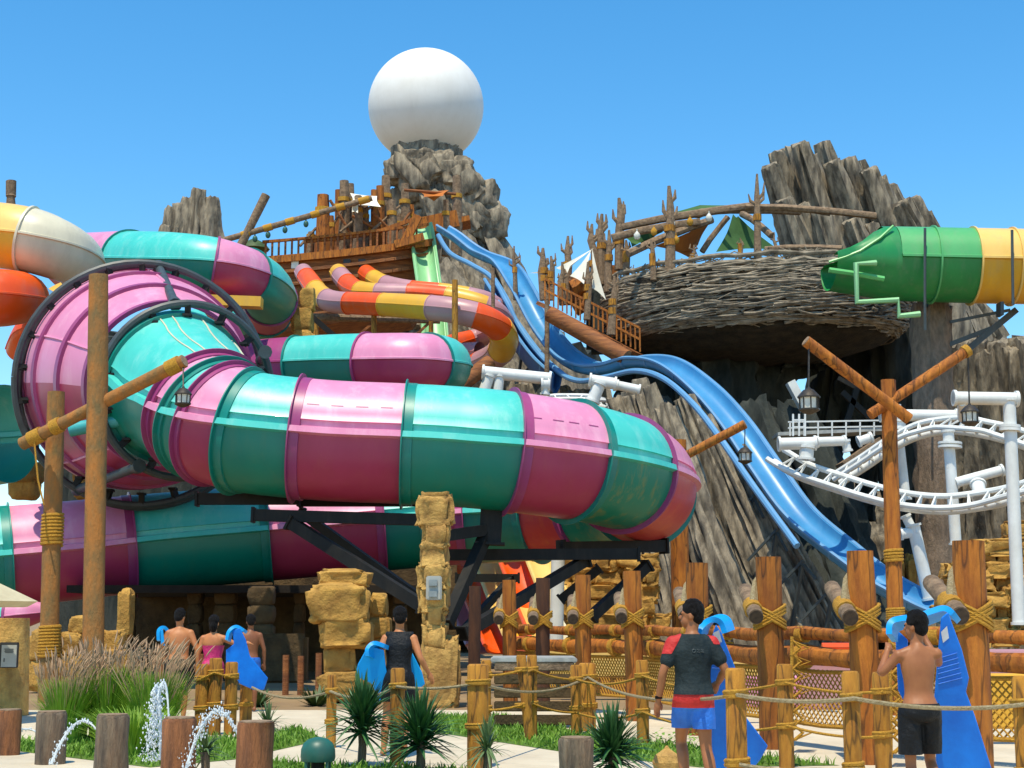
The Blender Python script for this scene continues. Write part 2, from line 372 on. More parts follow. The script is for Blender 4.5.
sl = bpy.data.lights.new('sun', 'SUN'); so = bpy.data.objects.new('sun', sl); COL.objects.link(so)
sl.energy = 5.0; sl.angle = radians(.5); sl.color = (1, .91, .71)
so.rotation_euler = SUN.to_track_quat('Z', 'Y').to_euler(); so.location = (0, 0, 60)
SC.view_settings.view_transform = 'Standard'; SC.view_settings.look = 'None'; SC.view_settings.exposure = 0
SC.cycles.max_bounces = 6

# ------------------------------------------------------------------ ground
def sheet(name, poly, z, m, kind='structure', label=None):
    mb = MB(); mb.add([Vector((p[0], p[1], z)) for p in poly], [tuple(range(len(poly)))])
    o = mb.build(name, m, smooth=False); o['kind'] = kind
    if label: o['label'] = label
    return o
sheet('ground', [(-1500, -60), (1500, -60), (1500, 2500), (-1500, 2500)], 0, SAND)
def gp(l): return [G(*q)[:2] for q in l]
sheet('paved_path', [(-14, 4), (14, 4), (14, 27.5), (-14, 27.5)], .004, CONC)
lawns = [gp([(-60, 748), (120, 733), (235, 738), (300, 728), (325, 740), (235, 760), (150, 768), (20, 752)]),
         gp([(425, 716), (500, 716), (600, 736), (700, 748), (840, 766), (700, 768), (560, 752), (430, 732)]),
         gp([(270, 762), (330, 765), (460, 770), (560, 790), (700, 800), (270, 800)])]
for i, l in enumerate(lawns): sheet('grass_bed', l, .008, LAWN)
# short grass standing on the beds
gm = MB(); rr = random.Random(3)
def inside(p, poly):
    c = False; j = len(poly) - 1
    for i in range(len(poly)):
        a, b = poly[i], poly[j]
        if (a[1] > p[1]) != (b[1] > p[1]) and p[0] < (b[0] - a[0]) * (p[1] - a[1]) / (b[1] - a[1]) + a[0]: c = not c
        j = i
    return c
def blade(mb, b, h, wd, lean, seg=2):
    a = rr.random() * 2 * pi; s_ = Vector((cos(a), sin(a), 0)) * wd; d = Vector((lean[0], lean[1], 0))
    vs = []
    for i in range(seg + 1):
        t = i / seg; c = b + Vector((0, 0, h * t * (1 - .15 * t * t))) + d * (t * t)
        k = (1 - t) ** .7
        vs += [c - s_ * k, c + s_ * k]
    mb.add(vs, [(2 * i, 2 * i + 1, 2 * i + 3, 2 * i + 2) for i in range(seg)])
for l in lawns:
    xs = [p[0] for p in l]; ys = [p[1] for p in l]
    ar = (max(xs) - min(xs)) * (max(ys) - min(ys))
    for _ in range(int(ar * 260)):
        p = (rr.uniform(min(xs), max(xs)), rr.uniform(min(ys), max(ys)))
        if inside(p, l): blade(gm, Vector((*p, .008)), rr.uniform(.04, .13), .012, (rr.uniform(-.06, .06), rr.uniform(-.06, .06)))
o = gm.build('short_grass', BLADE, smooth=False); tag(o, 'bright green short grass growing in the beds beside the path', 'grass', kind='stuff')

# ------------------------------------------------------------------ tube slides
DARK = {}
def darker(m):
    if m == PINK: return PINKD
    if m == TEAL: return TEALD
    return m
def lower(m): return {PINK: PINKL, TEAL: TEALL, YELLOWT: YELLOW, GREENT: GREEN}.get(m, m)  # maps each sunlit top colour to its painted shade copy for the underside
def lip_prof(n=20):
    """cross-section: upper half shell, recessed band, overlapping bright lip, lower half shell"""
    pr = []
    for i in range(n + 1):
        a = radians(13) + radians(154) * i / n
        pr.append((cos(a), sin(a)))
    L = [(-.985, .215), (-.95, .205), (-.95, .11), (-1.045, .095), (-1.07, -.0), (-.985, -.03)]
    R = [(.985, -.03), (1.07, -.0), (1.045, .095), (.95, .11), (.95, .205), (.985, .215)]
    lo = []
    for i in range(n + 1):
        a = radians(184) + radians(172) * i / n
        lo.append((cos(a) * .985, sin(a) * .985))
    return pr + L + lo + R
LIP = lip_prof()
def seam_prof(n=12):
    pr = [(cos(radians(3) + radians(174) * i / n), sin(radians(3) + radians(174) * i / n)) for i in range(n + 1)]
    pr += [(-1.045, .03), (-1.045, -.03)]
    pr += [(cos(radians(183) + radians(174) * i / n) * .985, sin(radians(183) + radians(174) * i / n) * .985) for i in range(n + 1)]
    return pr + [(1.045, -.03), (1.045, .03)]
SEAM = seam_prof()
def closest(fr, px, py, start):
    best, bi = 1e9, start
    for i in range(start, len(fr)):
        x, y = proj(fr[i][0]); d = (x - px) ** 2 + (y - py) ** 2
        if d < best: best, bi = d, i
    return bi
def tube_slide(label, pts, cuts, cols, n=12, prof=SEAM, ring=.06, ringw=.07, group=None, name='tube_slide', boltm=None, mid_rings=()):
    """pts: (px,py,Y,radius); cuts: (px,py) section joints; cols: materials, one more than cuts"""
    cc = catmull([(*P(a, b, Y), r) for a, b, Y, r in pts], n)
    fr = frames([c[:3] for c in cc], [c[3] for c in cc])
    t = thing(name, label, 'water slide', (fr[0][0].x, fr[0][0].y, 0), group)
    idx = [0]; last = 0
    for c in cuts:
        last = closest(fr, c[0], c[1], last + 1); idx.append(last)
    idx.append(len(fr) - 1)
    for i, m in enumerate(cols):
        a, b = idx[i], idx[i + 1]
        if b <= a: continue
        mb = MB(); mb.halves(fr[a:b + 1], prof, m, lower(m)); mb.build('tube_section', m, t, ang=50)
    for i in list(idx[1:-1]):
        p, s_, u, k = fr[i]; tt = u.cross(s_).normalized()
        tt = (fr[min(i + 1, len(fr) - 1)][0] - fr[i - 1][0]).normalized()
        j = idx.index(i); m = darker(cols[j])
        mb = MB(); R = 1 + ring
        pr = [(cos(2 * pi * q / 48), sin(2 * pi * q / 48)) for q in range(48)]
        fs = [(p - tt * ringw / 2, s_, u, k * .99), (p - tt * ringw / 2, s_, u, k * R), (p + tt * ringw / 2, s_, u, k * R), (p + tt * ringw / 2, s_, u, k * .99)]
        mb.sweep(fs, pr, cap=False); mb.build('joint_ring', m, t, ang=30)
    return t, fr, idx

# the big front U-turn
big = [(175, 388, 36.75, 1.86), (184, 393, 36.3, 1.72), (200, 407, 35.3, 1.55), (222, 424, 34.65, 1.45), (258, 434, 34.35, 1.41), (330, 441, 34.3, 1.4), (400, 444, 34.3, 1.4), (455, 447, 34.35, 1.4)]
cx, cyd, R0, r0 = -1.45, 39.1, 4.85, 1.4
za = P(455, 447, 34.35).z; zb = P(470, 517, 44.0).z
pts3 = []
for k in range(1, 13):
    a = -pi / 2 + pi * k / 12
    pts3.append((cx + R0 * cos(a), cyd + R0 * sin(a), za + (zb - za) * (k / 12) ** 1.15 - .15 * sin(pi * k / 12)))
bigp = [(*P(a, b, Y), r) for a, b, Y, r in big] + [(x, y, z, r0) for x, y, z in pts3] + \
       [(*P(a, b, Y), r) for a, b, Y, r in [(400, 522, 44, 1.4), (280, 532, 43.6, 1.4), (150, 543, 43, 1.4), (50, 553, 42, 1.4), (-60, 563, 41, 1.4)]]
cc = catmull(bigp, 12); fr = frames([c[:3] for c in cc], [c[3] for c in cc])
t = thing('tube_slide', 'large pink and teal raft tube making the front U-turn from the ringed funnel', 'water slide', (0, 34, 0))
def firstx(fr, px, start, sign=1, ax=None):
    for i in range(start, len(fr)):
        x, y = proj(fr[i][0])
        if (x - px) * sign > 0: return i
    return len(fr) - 1
idx = [0]
for q, c in enumerate([205, 212, 220, 242, 298, 401, 505]): idx.append(firstx(fr, c, idx[-1] + 1))
# joints round the bend, then along the return run
k0 = idx[-1]
def pastang(deg):
    for i in range(k0, len(fr)):
        v = fr[i][0]
        if math.degrees(math.atan2(v.y - cyd, v.x - cx)) > deg: return i
    return k0 + 5
for dg in (-55, -32, 4, 40, 62): idx.append(pastang(dg))
idx.append(firstx(fr, 470, idx[-1] + 2, -1))
for c in [432, 392, 274, 136, 12]: idx.append(firstx(fr, c, idx[-1] + 1, -1))
idx.append(len(fr) - 1)
cols = [TEAL, PINK, TEAL, PINK, TEAL, PINK, TEAL, PINK, TEAL, PINK, TEAL, PINK, TEAL, PINK, TEAL, PINK, TEAL, PINK, TEAL]
for i in range(len(idx) - 1):
    if idx[i + 1] <= idx[i]: continue
    mb = MB(); mb.halves(fr[idx[i]:idx[i + 1] + 1], LIP, cols[i], {8: TEALGLOW, 9: PINKGLOW, 10: TEALGLOW, 11: PINKGLOW}.get(i, lower(cols[i]))); mb.build('tube_section', cols[i], t, ang=35)
for j, i in enumerate(idx[1:-1]):
    p, s_, u, k = fr[i]; tt = (fr[i + 1][0] - fr[i - 1][0]).normalized(); mb = MB()
    pr = [(cos(2 * pi * q / 64), sin(2 * pi * q / 64)) for q in range(64)]
    wd = .22 if j > 2 else .14
    mb.sweep([(p - tt * .03, s_, u, k * .97), (p - tt * .03, s_, u, k * 1.075), (p + tt * .0, s_, u, k * 1.075), (p + tt * .01, s_, u, k * 1.012),
              (p + tt * wd, s_, u, k * 1.012), (p + tt * (wd + .01), s_, u, k * .97)], pr, cap=False)
    mb.build('joint_flange', darker(cols[j + 1] if j > 3 else cols[j + 1]), t, ang=30)
# bolts and handling slots on the front sections
for j in (5, 7):
    a, b = idx[j], idx[j + 1]; mb = MB()
    for q in range(4):
        i = int(a + (b - a) * (.12 + .22 * q)); i2 = min(b - 1, i + 2)
        for i0 in range(i, i2):
            A, B = fr[i0], fr[i0 + 1]; vs = []
            for (p, s_, u, k) in (A, B):
                for dz in (.44, .455): vs.append(p + (s_ * cos(dz * 1.1) + u * sin(dz * 1.1)) * (k * 1.006))
            mb.add(vs, [(0, 1, 3, 2)])
    if mb.v: mb.build('slot_marks', PINKD, t, smooth=False)
BIGFR = fr

# the funnel with its steel rings
fn = [(128, 378, 42.2, 2.9), (136, 379, 41.2, 3.02), (143, 380, 40.0, 2.9), (152, 381, 38.9, 2.65), (163, 384, 37.9, 2.27), (170, 386, 37.35, 2.08)]
cc = catmull([(*P(a, b, Y), r) for a, b, Y, r in fn], 8); ff = frames([c[:3] for c in cc], [c[3] for c in cc])
f = thing('slide_funnel', 'huge pink funnel bowl held between two dark steel rings at the left', 'slide funnel', (ff[0][0].x, ff[0][0].y, 0))
circ = lambda n: [(cos(2 * pi * q / n), sin(2 * pi * q / n)) for q in range(n)]
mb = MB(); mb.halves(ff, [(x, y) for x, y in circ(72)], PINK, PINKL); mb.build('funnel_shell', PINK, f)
for i, wd in ((8, .36), (18, .28), (27, .26), (len(ff) - 3, .2)):
    p, s_, u, k = ff[i]; tt = (ff[i + 1][0] - ff[i - 1][0]).normalized(); mb = MB(); k2 = ff[i + 1][3]
    mb.sweep([(p - tt * wd / 2, s_, u, k * .99), (p - tt * wd / 2, s_, u, k * 1.03), (p + tt * wd / 2, s_, u, max(k, k2) * 1.02), (p + tt * wd / 2, s_, u, k * .97)], circ(72), cap=False)
    mb.build('funnel_rib', PINKD, f)
mb = MB()   # long seams on the funnel
for q in range(5):
    a = 2 * pi * q / 5 + .35
    mb.tube([p + (s_ * cos(a) + u * sin(a)) * (k * 1.004) for p, s_, u, k in ff[::3]], .035, 5)
mb.build('funnel_seam', PINK, f)
RG = []
for (px, py, Y, rad, nb) in ((142, 384, 40.6, 3.32, 22), (187, 391, 36.6, 2.16, 14)):
    c = P(px, py, Y); i = min(range(len(ff)), key=lambda q: abs(ff[q][0].y - Y)); p, s_, u, k = ff[i]
    rg = thing('steel_ring', 'dark steel ring frame round the ' + ('wide back rim of the pink funnel' if nb == 22 else 'narrow front neck of the funnel'), 'steel frame', (c.x, c.y, 0), 'steel rings holding the funnel')
    for off in ((0, .42) if nb == 22 else (0,)):
        pts = [c + Vector((0, off, 0)) + (s_ * cos(2 * pi * q / 64) + u * sin(2 * pi * q / 64)) * (rad + .1 * off) for q in range(65)]
        mb = MB(); mb.tube(pts, .10, 8, cap=False); mb.build('ring_pipe', STEEL, rg)
    for q in range(nb):
        a = 2 * pi * (q + .3) / nb; d = s_ * cos(a) + u * sin(a); mb = MB()
        mb.bar(c + d * (rad - .02), c + d * (rad - .32), .14, .16); mb.bar(c + d * (rad - .30) - Vector((0, .16, 0)), c + d * (rad - .30) + Vector((0, .16, 0)), .2, .06)
        mb.build('bracket', STEELD, rg)
    RG.append((c, s_, u, rad))
for a, nm in ((1.47, 'over the top of the pink funnel'), (2.9, 'along the left flank of the pink funnel'), (.2, 'on the right flank of the pink funnel'), (4.2, 'beneath the pink funnel')):
    (c1, s1, u1, r1), (c2, s2, u2, r2) = RG
    A = c1 + (s1 * cos(a) + u1 * sin(a)) * r1 * (-1 if False else 1)
    # in the frame the side axis points to the left when heading to the camera
    A = c1 + Vector((cos(a), 0, sin(a))) * r1; B = c2 + Vector((cos(a + (.25 if a < 2 else 0)), -.1, sin(a + (.25 if a < 2 else 0)))) * r2
    mb = MB(); mb.tube([A - (B - A) * .03, B], .12, 10); mb.tube([B - (B - A) * .04, B + (B - A) * .01], .17, 10); mb.tube([A - (B - A) * .02, A + (B - A) * .03], .17, 10)
    single('steel_strut', mb, STEEL, 'thick grey strut ' + nm, 'strut', 'struts of the funnel frame')

# raised seams on the teal neck
for a in (1.15, 1.32, 1.75, 2.3):
    mb = MB(); mb.tube([p + (s_ * cos(a) + u * sin(a)) * (k * 1.006) for p, s_, u, k in fr[2:idx[1]]], .022, 5); mb.build('neck_seam', CREAM, t)
p, s_, u, k = fr[1]; mb = MB(); tt = (fr[2][0] - fr[0][0]).normalized(); mb.sweep([(p - tt * .1, s_, u, k * .97), (p - tt * .1, s_, u, k * 1.05), (p + tt * .12, s_, u, k * 1.03), (p + tt * .12, s_, u, k * .97)], circ(64), cap=False); mb.build('neck_band', TEALD, t)
mb = MB()
# turquoise pipe piece left of the neck
mb.tube([P(70, 430, 36), P(90, 426, 36), P(120, 420, 36)], .17, 12)
single('pipe_stub', mb, PIPE, 'short turquoise pipe beside the big brown pole', 'pipe')

tube_slide('teal tube cut by the left edge below the orange tubes', [(-60, 440, 43, 1.5), (-25, 437, 43, 1.5), (8, 434, 42.6, 1.42)], [], [TEAL], prof=LIP)
tube_slide('purple and teal tube end low at the left edge under the parasol', [(-60, 618, 38, .42), (8, 616, 38, .4), (24, 614, 38, .36), (42, 612, 38.2, .24)], [(8, 616)], [TEAL, PINK])
tube_slide('pink and teal body tube curving high behind the funnel', [(70, 262, 56, 1.08), (100, 262, 54, 1.1), (130, 262, 52, 1.1), (175, 264, 50, 1.08), (218, 268, 49.5, 1.0), (254, 280, 51, .96), (270, 297, 53.5, .95), (264, 314, 56, .95), (240, 326, 57.5, .95), (200, 332, 59, .95)],
           [(130, 262), (214, 268), (248, 276), (272, 300), (266, 312)], [PINK, TEAL, PINK, TEAL, PINK, TEAL])
tube_slide('teal and pink tube running level behind the large front tube', [(215, 370, 52, .9), (265, 367, 50, .95), (330, 364, 49, .98), (400, 363, 48, .98), (432, 364, 48.6, .98), (443, 366, 50.5, .98), (430, 370, 53.5, .98), (380, 375, 56, .98)],
           [(298, 366), (369, 364), (428, 364), (440, 367)], [PINKD, TEAL, PINK, TEAL, TEAL])
tube_slide('yellow and cream tube in the top left corner', [(-80, 232, 45, 1.02), (-20, 234, 44, 1.0), (28, 240, 43.5, .98), (62, 252, 44, .9), (78, 262, 46, .82), (80, 270, 49, .7)], [(28, 240), (86, 268)], [YELLOWT, CREAM, CREAM])
tube_slide('orange tube below the yellow one at the left edge', [(-60, 296, 42, .86), (-15, 298, 42, .86), (8, 298, 42.4, .82), (22, 298, 43.6, .76), (26, 300, 46, .7)], [], [ORANGE])
tube_slide('pale blue tube end beside the orange tube', [(10, 300, 50, .62), (35, 303, 49, .62), (62, 320, 48.5, .55), (76, 345, 49, .5)], [(35, 303)], [LBLUE, LBLUE])
tube_slide('orange yellow tube glimpsed between the cream tube and the funnel', [(20, 350, 52, .5), (30, 330, 51, .5), (60, 300, 52, .55), (110, 285, 54, .6)], [(40, 320)], [ORANGE, YELLOW])
# the three multi-coloured body slides under the ship
cA = [MAUVE, ORANGE, YELLOW, MAUVE, ORANGE, YELLOW, MAUVE, ORANGE, YELLOW, MAUVE, ORANGE]
tube_slide('front one of three striped body slides leaving the ship', [(303, 272, 62, .38), (310, 282, 61, .42), (320, 295, 60, .44), (335, 302, 59, .45), (370, 304, 58, .46), (405, 306, 57, .48), (450, 310, 56, .5), (485, 319, 56, .52), (503, 334, 57, .54), (500, 352, 58.5, .54), (478, 364, 60, .5), (440, 376, 62, .5)],
           [(306, 277), (316, 290), (327, 299), (349, 303), (384, 305), (432, 308), (474, 315), (499, 329), (500, 350), (480, 363)], cA, ring=.03, ringw=.04, group='striped body slides from the ship')
cB = [YELLOW, MAUVE, ORANGE, YELLOW, MAUVE, ORANGE, YELLOW, MAUVE]
tube_slide('middle one of three striped body slides leaving the ship', [(338, 272, 63.5, .38), (345, 281, 62.5, .42), (356, 290, 61.5, .44), (375, 293, 60.5, .42), (420, 294, 60, .4), (460, 299, 59.5, .42), (492, 309, 59.5, .42), (505, 322, 60.5, .4)],
           [(341, 276), (347, 283), (361, 291), (377, 293), (408, 294), (448, 297), (486, 306)], cB, ring=.03, ringw=.04, group='striped body slides from the ship')
cC = [ORANGE, YELLOW, MAUVE, ORANGE, YELLOW, MAUVE]
tube_slide('rear one of three striped body slides leaving the ship', [(366, 273, 65, .38), (374, 279, 64, .4), (386, 285, 63, .42), (410, 289, 62, .38), (450, 293, 61.5, .38), (485, 300, 61.5, .38), (505, 312, 62.5, .36)],
           [(374, 279), (386, 285), (414, 289), (440, 292), (470, 297)], cC, ring=.03, ringw=.04, group='striped body slides from the ship')
tube_slide('short orange and mauve slide loop below the striped slides', [(500, 330, 63, .42), (478, 338, 64, .42), (450, 345, 63, .42), (450, 353, 61, .42), (480, 352, 60, .42)], [(470, 340), (450, 350)], [MAUVE, ORANGE, MAUVE], ring=.03, ringw=.04)
# right hand green and yellow tube with open green mouth
gt, gfr, _ = tube_slide('green and yellow tube with an open flared mouth at the right', [(893, 264, 52, 1.33), (935, 265, 52, 1.34), (975, 266, 52, 1.35), (1030, 267, 52, 1.35), (1090, 268, 52, 1.35)],
           [(932, 265), (971, 265), (1010, 267)], [GREENT, GREENT, YELLOWT, YELLOWT], ring=.05, ringw=.06)
mb = MB(); n = 16; fr2 = []
pr = []
for i, (px, cut, tz) in enumerate([(893, .99, 0), (880, .86, .0), (868, .6, .04), (855, .35, .08), (842, .18, .10), (829, .08, .10)]):
    c = P(px, 264, 52); rows = []
    for q in range(25):
        a = radians(90) + pi * q / 24 * 2 * 1.0
        hi = 2 * pi
        zc = max(-1, min(1, math.sin(a)))
        z = min(zc, cut * 1.15) if cut < .99 else zc
        k = 1.33 * (1 - .06 * i * (1 if z < 0 else 0))
        rows.append(c + Vector((0, cos(a) * 1.33 * (1 + .02 * i), z * k)))
    pr.append(rows)
vs = [v for r_ in pr for v in r_]
mb.add(vs, [(i * 25 + q, i * 25 + q + 1, (i + 1) * 25 + q + 1, (i + 1) * 25 + q) for i in range(5) for q in range(24) if not (i > 0 and 2 > min(q, 23 - q))])
mb.build('flared_mouth', GREEN, gt)
mb = MB(); mb.tube([P(829, 262, 50.6), P(845, 257, 50.6), (P(860, 251, 50.6)), P(880, 238, 50.7), P(893, 226, 51)], .05, 6); mb.build('mouth_lip', GREENL, gt)
mb = MB(); mb.tube([P(829, 270, 50.5), P(850, 273, 50.5), P(884, 279, 50.5)], .10, 6); mb.build('side_band', GREENL, gt)
mb = MB(); mb.tube([P(876, 263, 50.3), P(856, 264, 50.2), P(857, 302, 50.2), P(898, 300, 50.2), P(899, 316, 50.2), P(920, 314, 50.2)], .11, 8)
single('green_pipe', mb, GREENP, 'pale green bent water pipe under the green tube mouth', 'pipe')
mb = MB(); mb.bar(P(925, 228, 50.5), P(925, 330, 50.6), .07, .07); mb.build('clamp_strap', STEEL, gt)
mb = MB(); mb.tube([P(1012, 230, 50.4), P(1013, 305, 50.4)], .05, 6); mb.build('clamp_strap', STEEL, gt)
mb = MB()
mb.bar(P(940, 372, 53), P(1016, 310, 53), .22, .22); mb.bar(P(930, 352, 53), P(1000, 325, 53), .16, .16); mb.bar(P(950, 322, 52.6), P(1010, 310, 52.6), .1, .1)
mb.bar(P(1000, 303, 51.6), P(1000, 316, 51.6), .5, .12)
tag(mb.build('tube_support', STEEL), 'dark steel bracket arms carrying the green and yellow tube', 'support')

# ------------------------------------------------------------------ open trough slides
def trough_prof(w_, d, th=.06, n=10, lip=.12):
    inn = []
    for i in range(n + 1):
        a = pi + pi * i / n
        inn.append((cos(a) * w_ / 2, -abs(sin(a)) ** .7 * d * 1.0))
    out = [(x * (1 + 2 * th / w_), z - th) for x, z in inn][::-1]
    return [(-w_ / 2 - lip, .03)] + inn + [(w_ / 2 + lip, .03)] + [(w_ / 2 + lip, -.05)] + out + [(-w_ / 2 - lip, -.05)]
def trough(label, pts, w_, d, m, mo=None, n=10, bank=0.0, cuts=None, cols=None, group=None, name='trough_slide', taper=1.0):
    cc = catmull([P(*p) for p in pts], n); fr = frames(cc, [taper + (1 - taper) * min(1, i / len(cc) * 1.8) for i in range(len(cc))], bank=bank)
    t = thing(name, label, 'water slide', (fr[0][0].x, fr[0][0].y, 0), group)
    idx = [0] + ([closest(fr, *c, 1) for c in cuts] if cuts else []) + [len(fr) - 1]
    for i in range(len(idx) - 1):
        mb = MB(); mb.sweep(fr[idx[i]:idx[i + 1] + 1], trough_prof(w_, d)); mb.build('trough', (cols[i] if cols else m), t, ang=50)
    mb = MB()
    for sgn in (-1, 1): mb.tube([p + s_ * sgn * (w_ / 2 + .1) * k for p, s_, u, k in fr], .07, 6)
    mb.build('rolled_edge', mo or m, t)
    for q in range(6, len(fr) - 2, 9):
        mb = MB(); mb.sweep([(fr[q][0], fr[q][1], fr[q][2], fr[q][3] * 1.03), (fr[q][0] + (fr[q + 1][0] - fr[q][0]).normalized() * .1, fr[q][1], fr[q][2], fr[q][3] * 1.03)], trough_prof(w_, d))
        mb.build('joint_rib', mo or m, t)
    return t, fr
A_ = [(443, 226, 66), (456, 234, 65.6), (478, 250, 65), (504, 262, 64), (522, 287, 62.4), (541, 322, 61), (563, 350, 59.5), (585, 363, 58), (608, 364, 57), (636, 357, 56), (668, 361, 54.5), (702, 385, 53), (734, 420, 51.5), (766, 466, 50), (800, 512, 48.5), (843, 548, 46.8), (882, 577, 45.6), (926, 600, 44.4), (970, 617, 43)]
bt, bfr = trough('broad blue water slide dropping over a hump down to the timber fence', A_, 1.0, .40, BLUE, LBLUE, bank=-.16, taper=.74)
B_ = [(438, 234, 65), (450, 252, 64.5), (472, 264, 63.8), (492, 277, 63), (506, 300, 61.6), (520, 327, 61), (540, 354, 59.5), (560, 372, 58), (580, 380, 57), (606, 376, 56), (636, 370, 55), (664, 378, 53.5), (694, 404, 52), (722, 440, 50.5), (754, 486, 49), (797, 545, 47)]
trough('short blue panel lane tucked under the upper left of the broad blue slide', [(q[0] - 2, q[1] + 2, q[2]) for q in B_[3:8]], .3, .8, BLUEO, LBLUE, bank=-.1)
mb = MB(); mb.tube([c for c in catmull([P(q[0], q[1] + 1, q[2] - max(0, min(2.2, (k - 8) * .8))) for k, q in enumerate(B_)], 10)], .11, 8); single('slide_rail', mb, LBLUE, 'slender pale blue rail running down the rock below the broad blue slide', 'rail')
# supports between the two blue lanes
mb = MB()
for i in range(30, len(bfr) - 30, 7):
    p = bfr[i][0] - Vector((.2, -.1, 1.3)); q = p + Vector((-.9, .5, -1.0)); mb.bar(p, q, .08, .08); mb.bar(p + Vector((0, 0, -.1)), bfr[i + 4][0] - Vector((.3, -.2, 1.4)), .07, .07)
    mb.bar(p, p + Vector((-.3, .6, -2.2)), .1, .1)
single('slide_truss', mb, STEEL, 'dark steel lattice between the two blue slide lanes', 'support')
trough('light green slide dropping from the ship beside the rock tower', [(420, 222, 68), (422, 232, 67.5), (426, 262, 66), (430, 290, 65), (434, 320, 64), (436, 350, 63)], .85, .4, GREENP, GREENP)
# coloured slide run-outs in the shade under the big tube
for i, (x0, c) in enumerate([(460, [MAUVE, MAUVE]), (478, [ORANGE, ORANGE]), (502, [YELLOWT, YELLOW]), (528, [ORANGE, YELLOWT]), (556, [YELLOWT, CREAM])]):
    trough('%s slide lane coming down behind the timber posts' % ['mauve', 'orange', 'yellow', 'orange and yellow', 'yellow and cream'][i], [(x0 - 22, 535, 56 - i), (x0 - 12, 565, 54.5 - i), (x0 + 4, 605, 53 - i), (x0 + 22, 645, 51 - i)], .85, .3, c[0], cuts=[(x0, 600)], cols=c)
# ------------------------------------------------------------------ carved rocks
def ribs(label, lst, m=ROCK, seed=1, name='rock_crag', n=34, mm=26, amp=.35, group=None, gro=3.0, cat='rock'):
    """lst: ((bx,by,bY),(tx,ty,tY), r0, r1) leaning rock ribs in metres radius"""
    mb = MB()
    for i, (b, t_, r0, r1) in enumerate(lst):
        B = P(*b); T = P(*t_); M_ = (B + T) / 2 + Vector((.15 * r0 * sin(i * 2.1), .1 * r0, 0))
        mb.crag([B, B.lerp(M_, .5) * 1, M_, M_.lerp(T, .5), T], [r0, r0 * .96, (r0 + r1) / 2, (r0 * .35 + r1 * .65), r1], seed + i * 1.7, n, mm, amp, gro=gro)
    return single(name, mb, m, label, cat, group, ang=65)
# tower under the white ball
mb = MB(); q = P(430, 200, 78)
mb.crag([P(440, 640, 80), P(438, 480, 80), P(437, 340, 80), P(440, 250, 79.5), P(434, 200, 79), P(432, 176, 79)], [5.2, 4.9, 4.0, 2.8, 2.2, 1.6], 3, 90, 120, .22, gro=4)
for i in range(26):
    a = i / 26; px = 432 + RND.uniform(-34, 48) * (.7 + .5 * a); py = 168 + a * 110
    if px < 400 and a > .3: px += 30
    px = min(px, 470 + a * 22)
    mb.rock(P(px, py, 77.4 + RND.uniform(-.4, 1)), (RND.uniform(.8, 1.5), 1.5, RND.uniform(1.5, 3.2)), i, .4, .5, M=Matrix.Rotation(-.45 + RND.uniform(-.25, .25), 3, 'Y'))
for i, (px, py, rr_) in enumerate([(398, 172, .8), (412, 163, .9), (425, 164, .9), (440, 166, .9), (462, 170, .75), (452, 176, 1), (480, 200, 1.1), (487, 222, 1.2)]):
    mb.rock(P(px, py, 77.3), (rr_ * 1.9, 1.6, rr_ * 1.7), i + 40, .35, .7)
single('rock_tower', mb, ROCK, 'craggy grey rock tower holding up the white ball', 'rock', ang=65)
# slanting ribs on the tower's right flank
ribs('long leaning rock flank right of the tower behind the blue slide', [((560, 420, 76), (474, 205, 78), 2.0, .4), ((530, 430, 75), (455, 235, 77), 2.0, .6), ((505, 420, 74), (440, 270, 76), 2, 1.0), ((590, 430, 77), (494, 270, 79), 1.8, .4)], seed=21)
mb = MB(); c = P(426, 106.5, 79); R = S(60, 79)
mb.ball(c, R, 64, 40)
o = single('white_ball', mb, BALL, 'giant white ball on top of the rock tower', 'ball')
mb = MB()
for i in range(9):
    a = -2.6 + i * .26 * 1.2; mb.rock(c + Vector((cos(a) * R * .5, sin(a) * R * .5, -R * .93)), (1.0, .8, 1.1 + .5 * sin(i * 2)), i + 60, .35, .7, 12, 8)
single('rock_cradle', mb, ROCK, 'ring of small rocks cradling the foot of the white ball', 'rock')
# fan of slabs top right
L = []
tops = [(769, 166), (777, 152), (789, 148), (799, 144), (809, 158), (822, 143), (832, 162), (845, 160), (856, 163), (868, 170), (878, 180), (888, 186), (900, 203), (909, 200), (922, 216)]
for i, (x, y) in enumerate(tops):
    L.append(((x + 62 + i * .5, 345, 70 + (i % 3) * .5), (x, y, 68 + (i % 3) * .9), .85, .42))
for i in range(8):
    L.append(((836 + i * 15, 345, 68.5), (784 + i * 17, 200 + i * 5, 67.4 + (i % 2) * .5), .8, .4))
ribs('fan of upright grey rock slabs above the nest at top right', L, seed=5, n=22, mm=22, amp=.45)
L = [((168 + i * 9, 262, 74), (172 + i * 8 + (i == 3) * 3, [208, 204, 199, 190, 199, 198][i], 74), .62, .34) for i in range(6)] + [((160, 262, 73.6), (166, 226, 73.6), .5, .3)]
ribs('small jagged rock poking up behind the pink and teal tube', L, seed=8, n=20, mm=16, amp=.4)
# right edge mass
L = []
for i in range(9):
    L.append(((965 + i * 13, 560, 62 - i * .3), (948 + i * 13, 345 + [10, 0, -4, 6, -2, 2, -6, 0, 6][i], 60 - i * .3), 1.15, .6))
ribs('tall grey rock mass at the right edge behind the white track', L, seed=13, n=30, mm=26, amp=.4)
L = [((908 + i * 16, 420, 64), (905 + i * 14, 300 + (i % 3) * 8, 64), 1.2, .8) for i in range(4)]
ribs('grey rock stub below the green tube mouth', L, seed=15, n=24, mm=18, amp=.4)
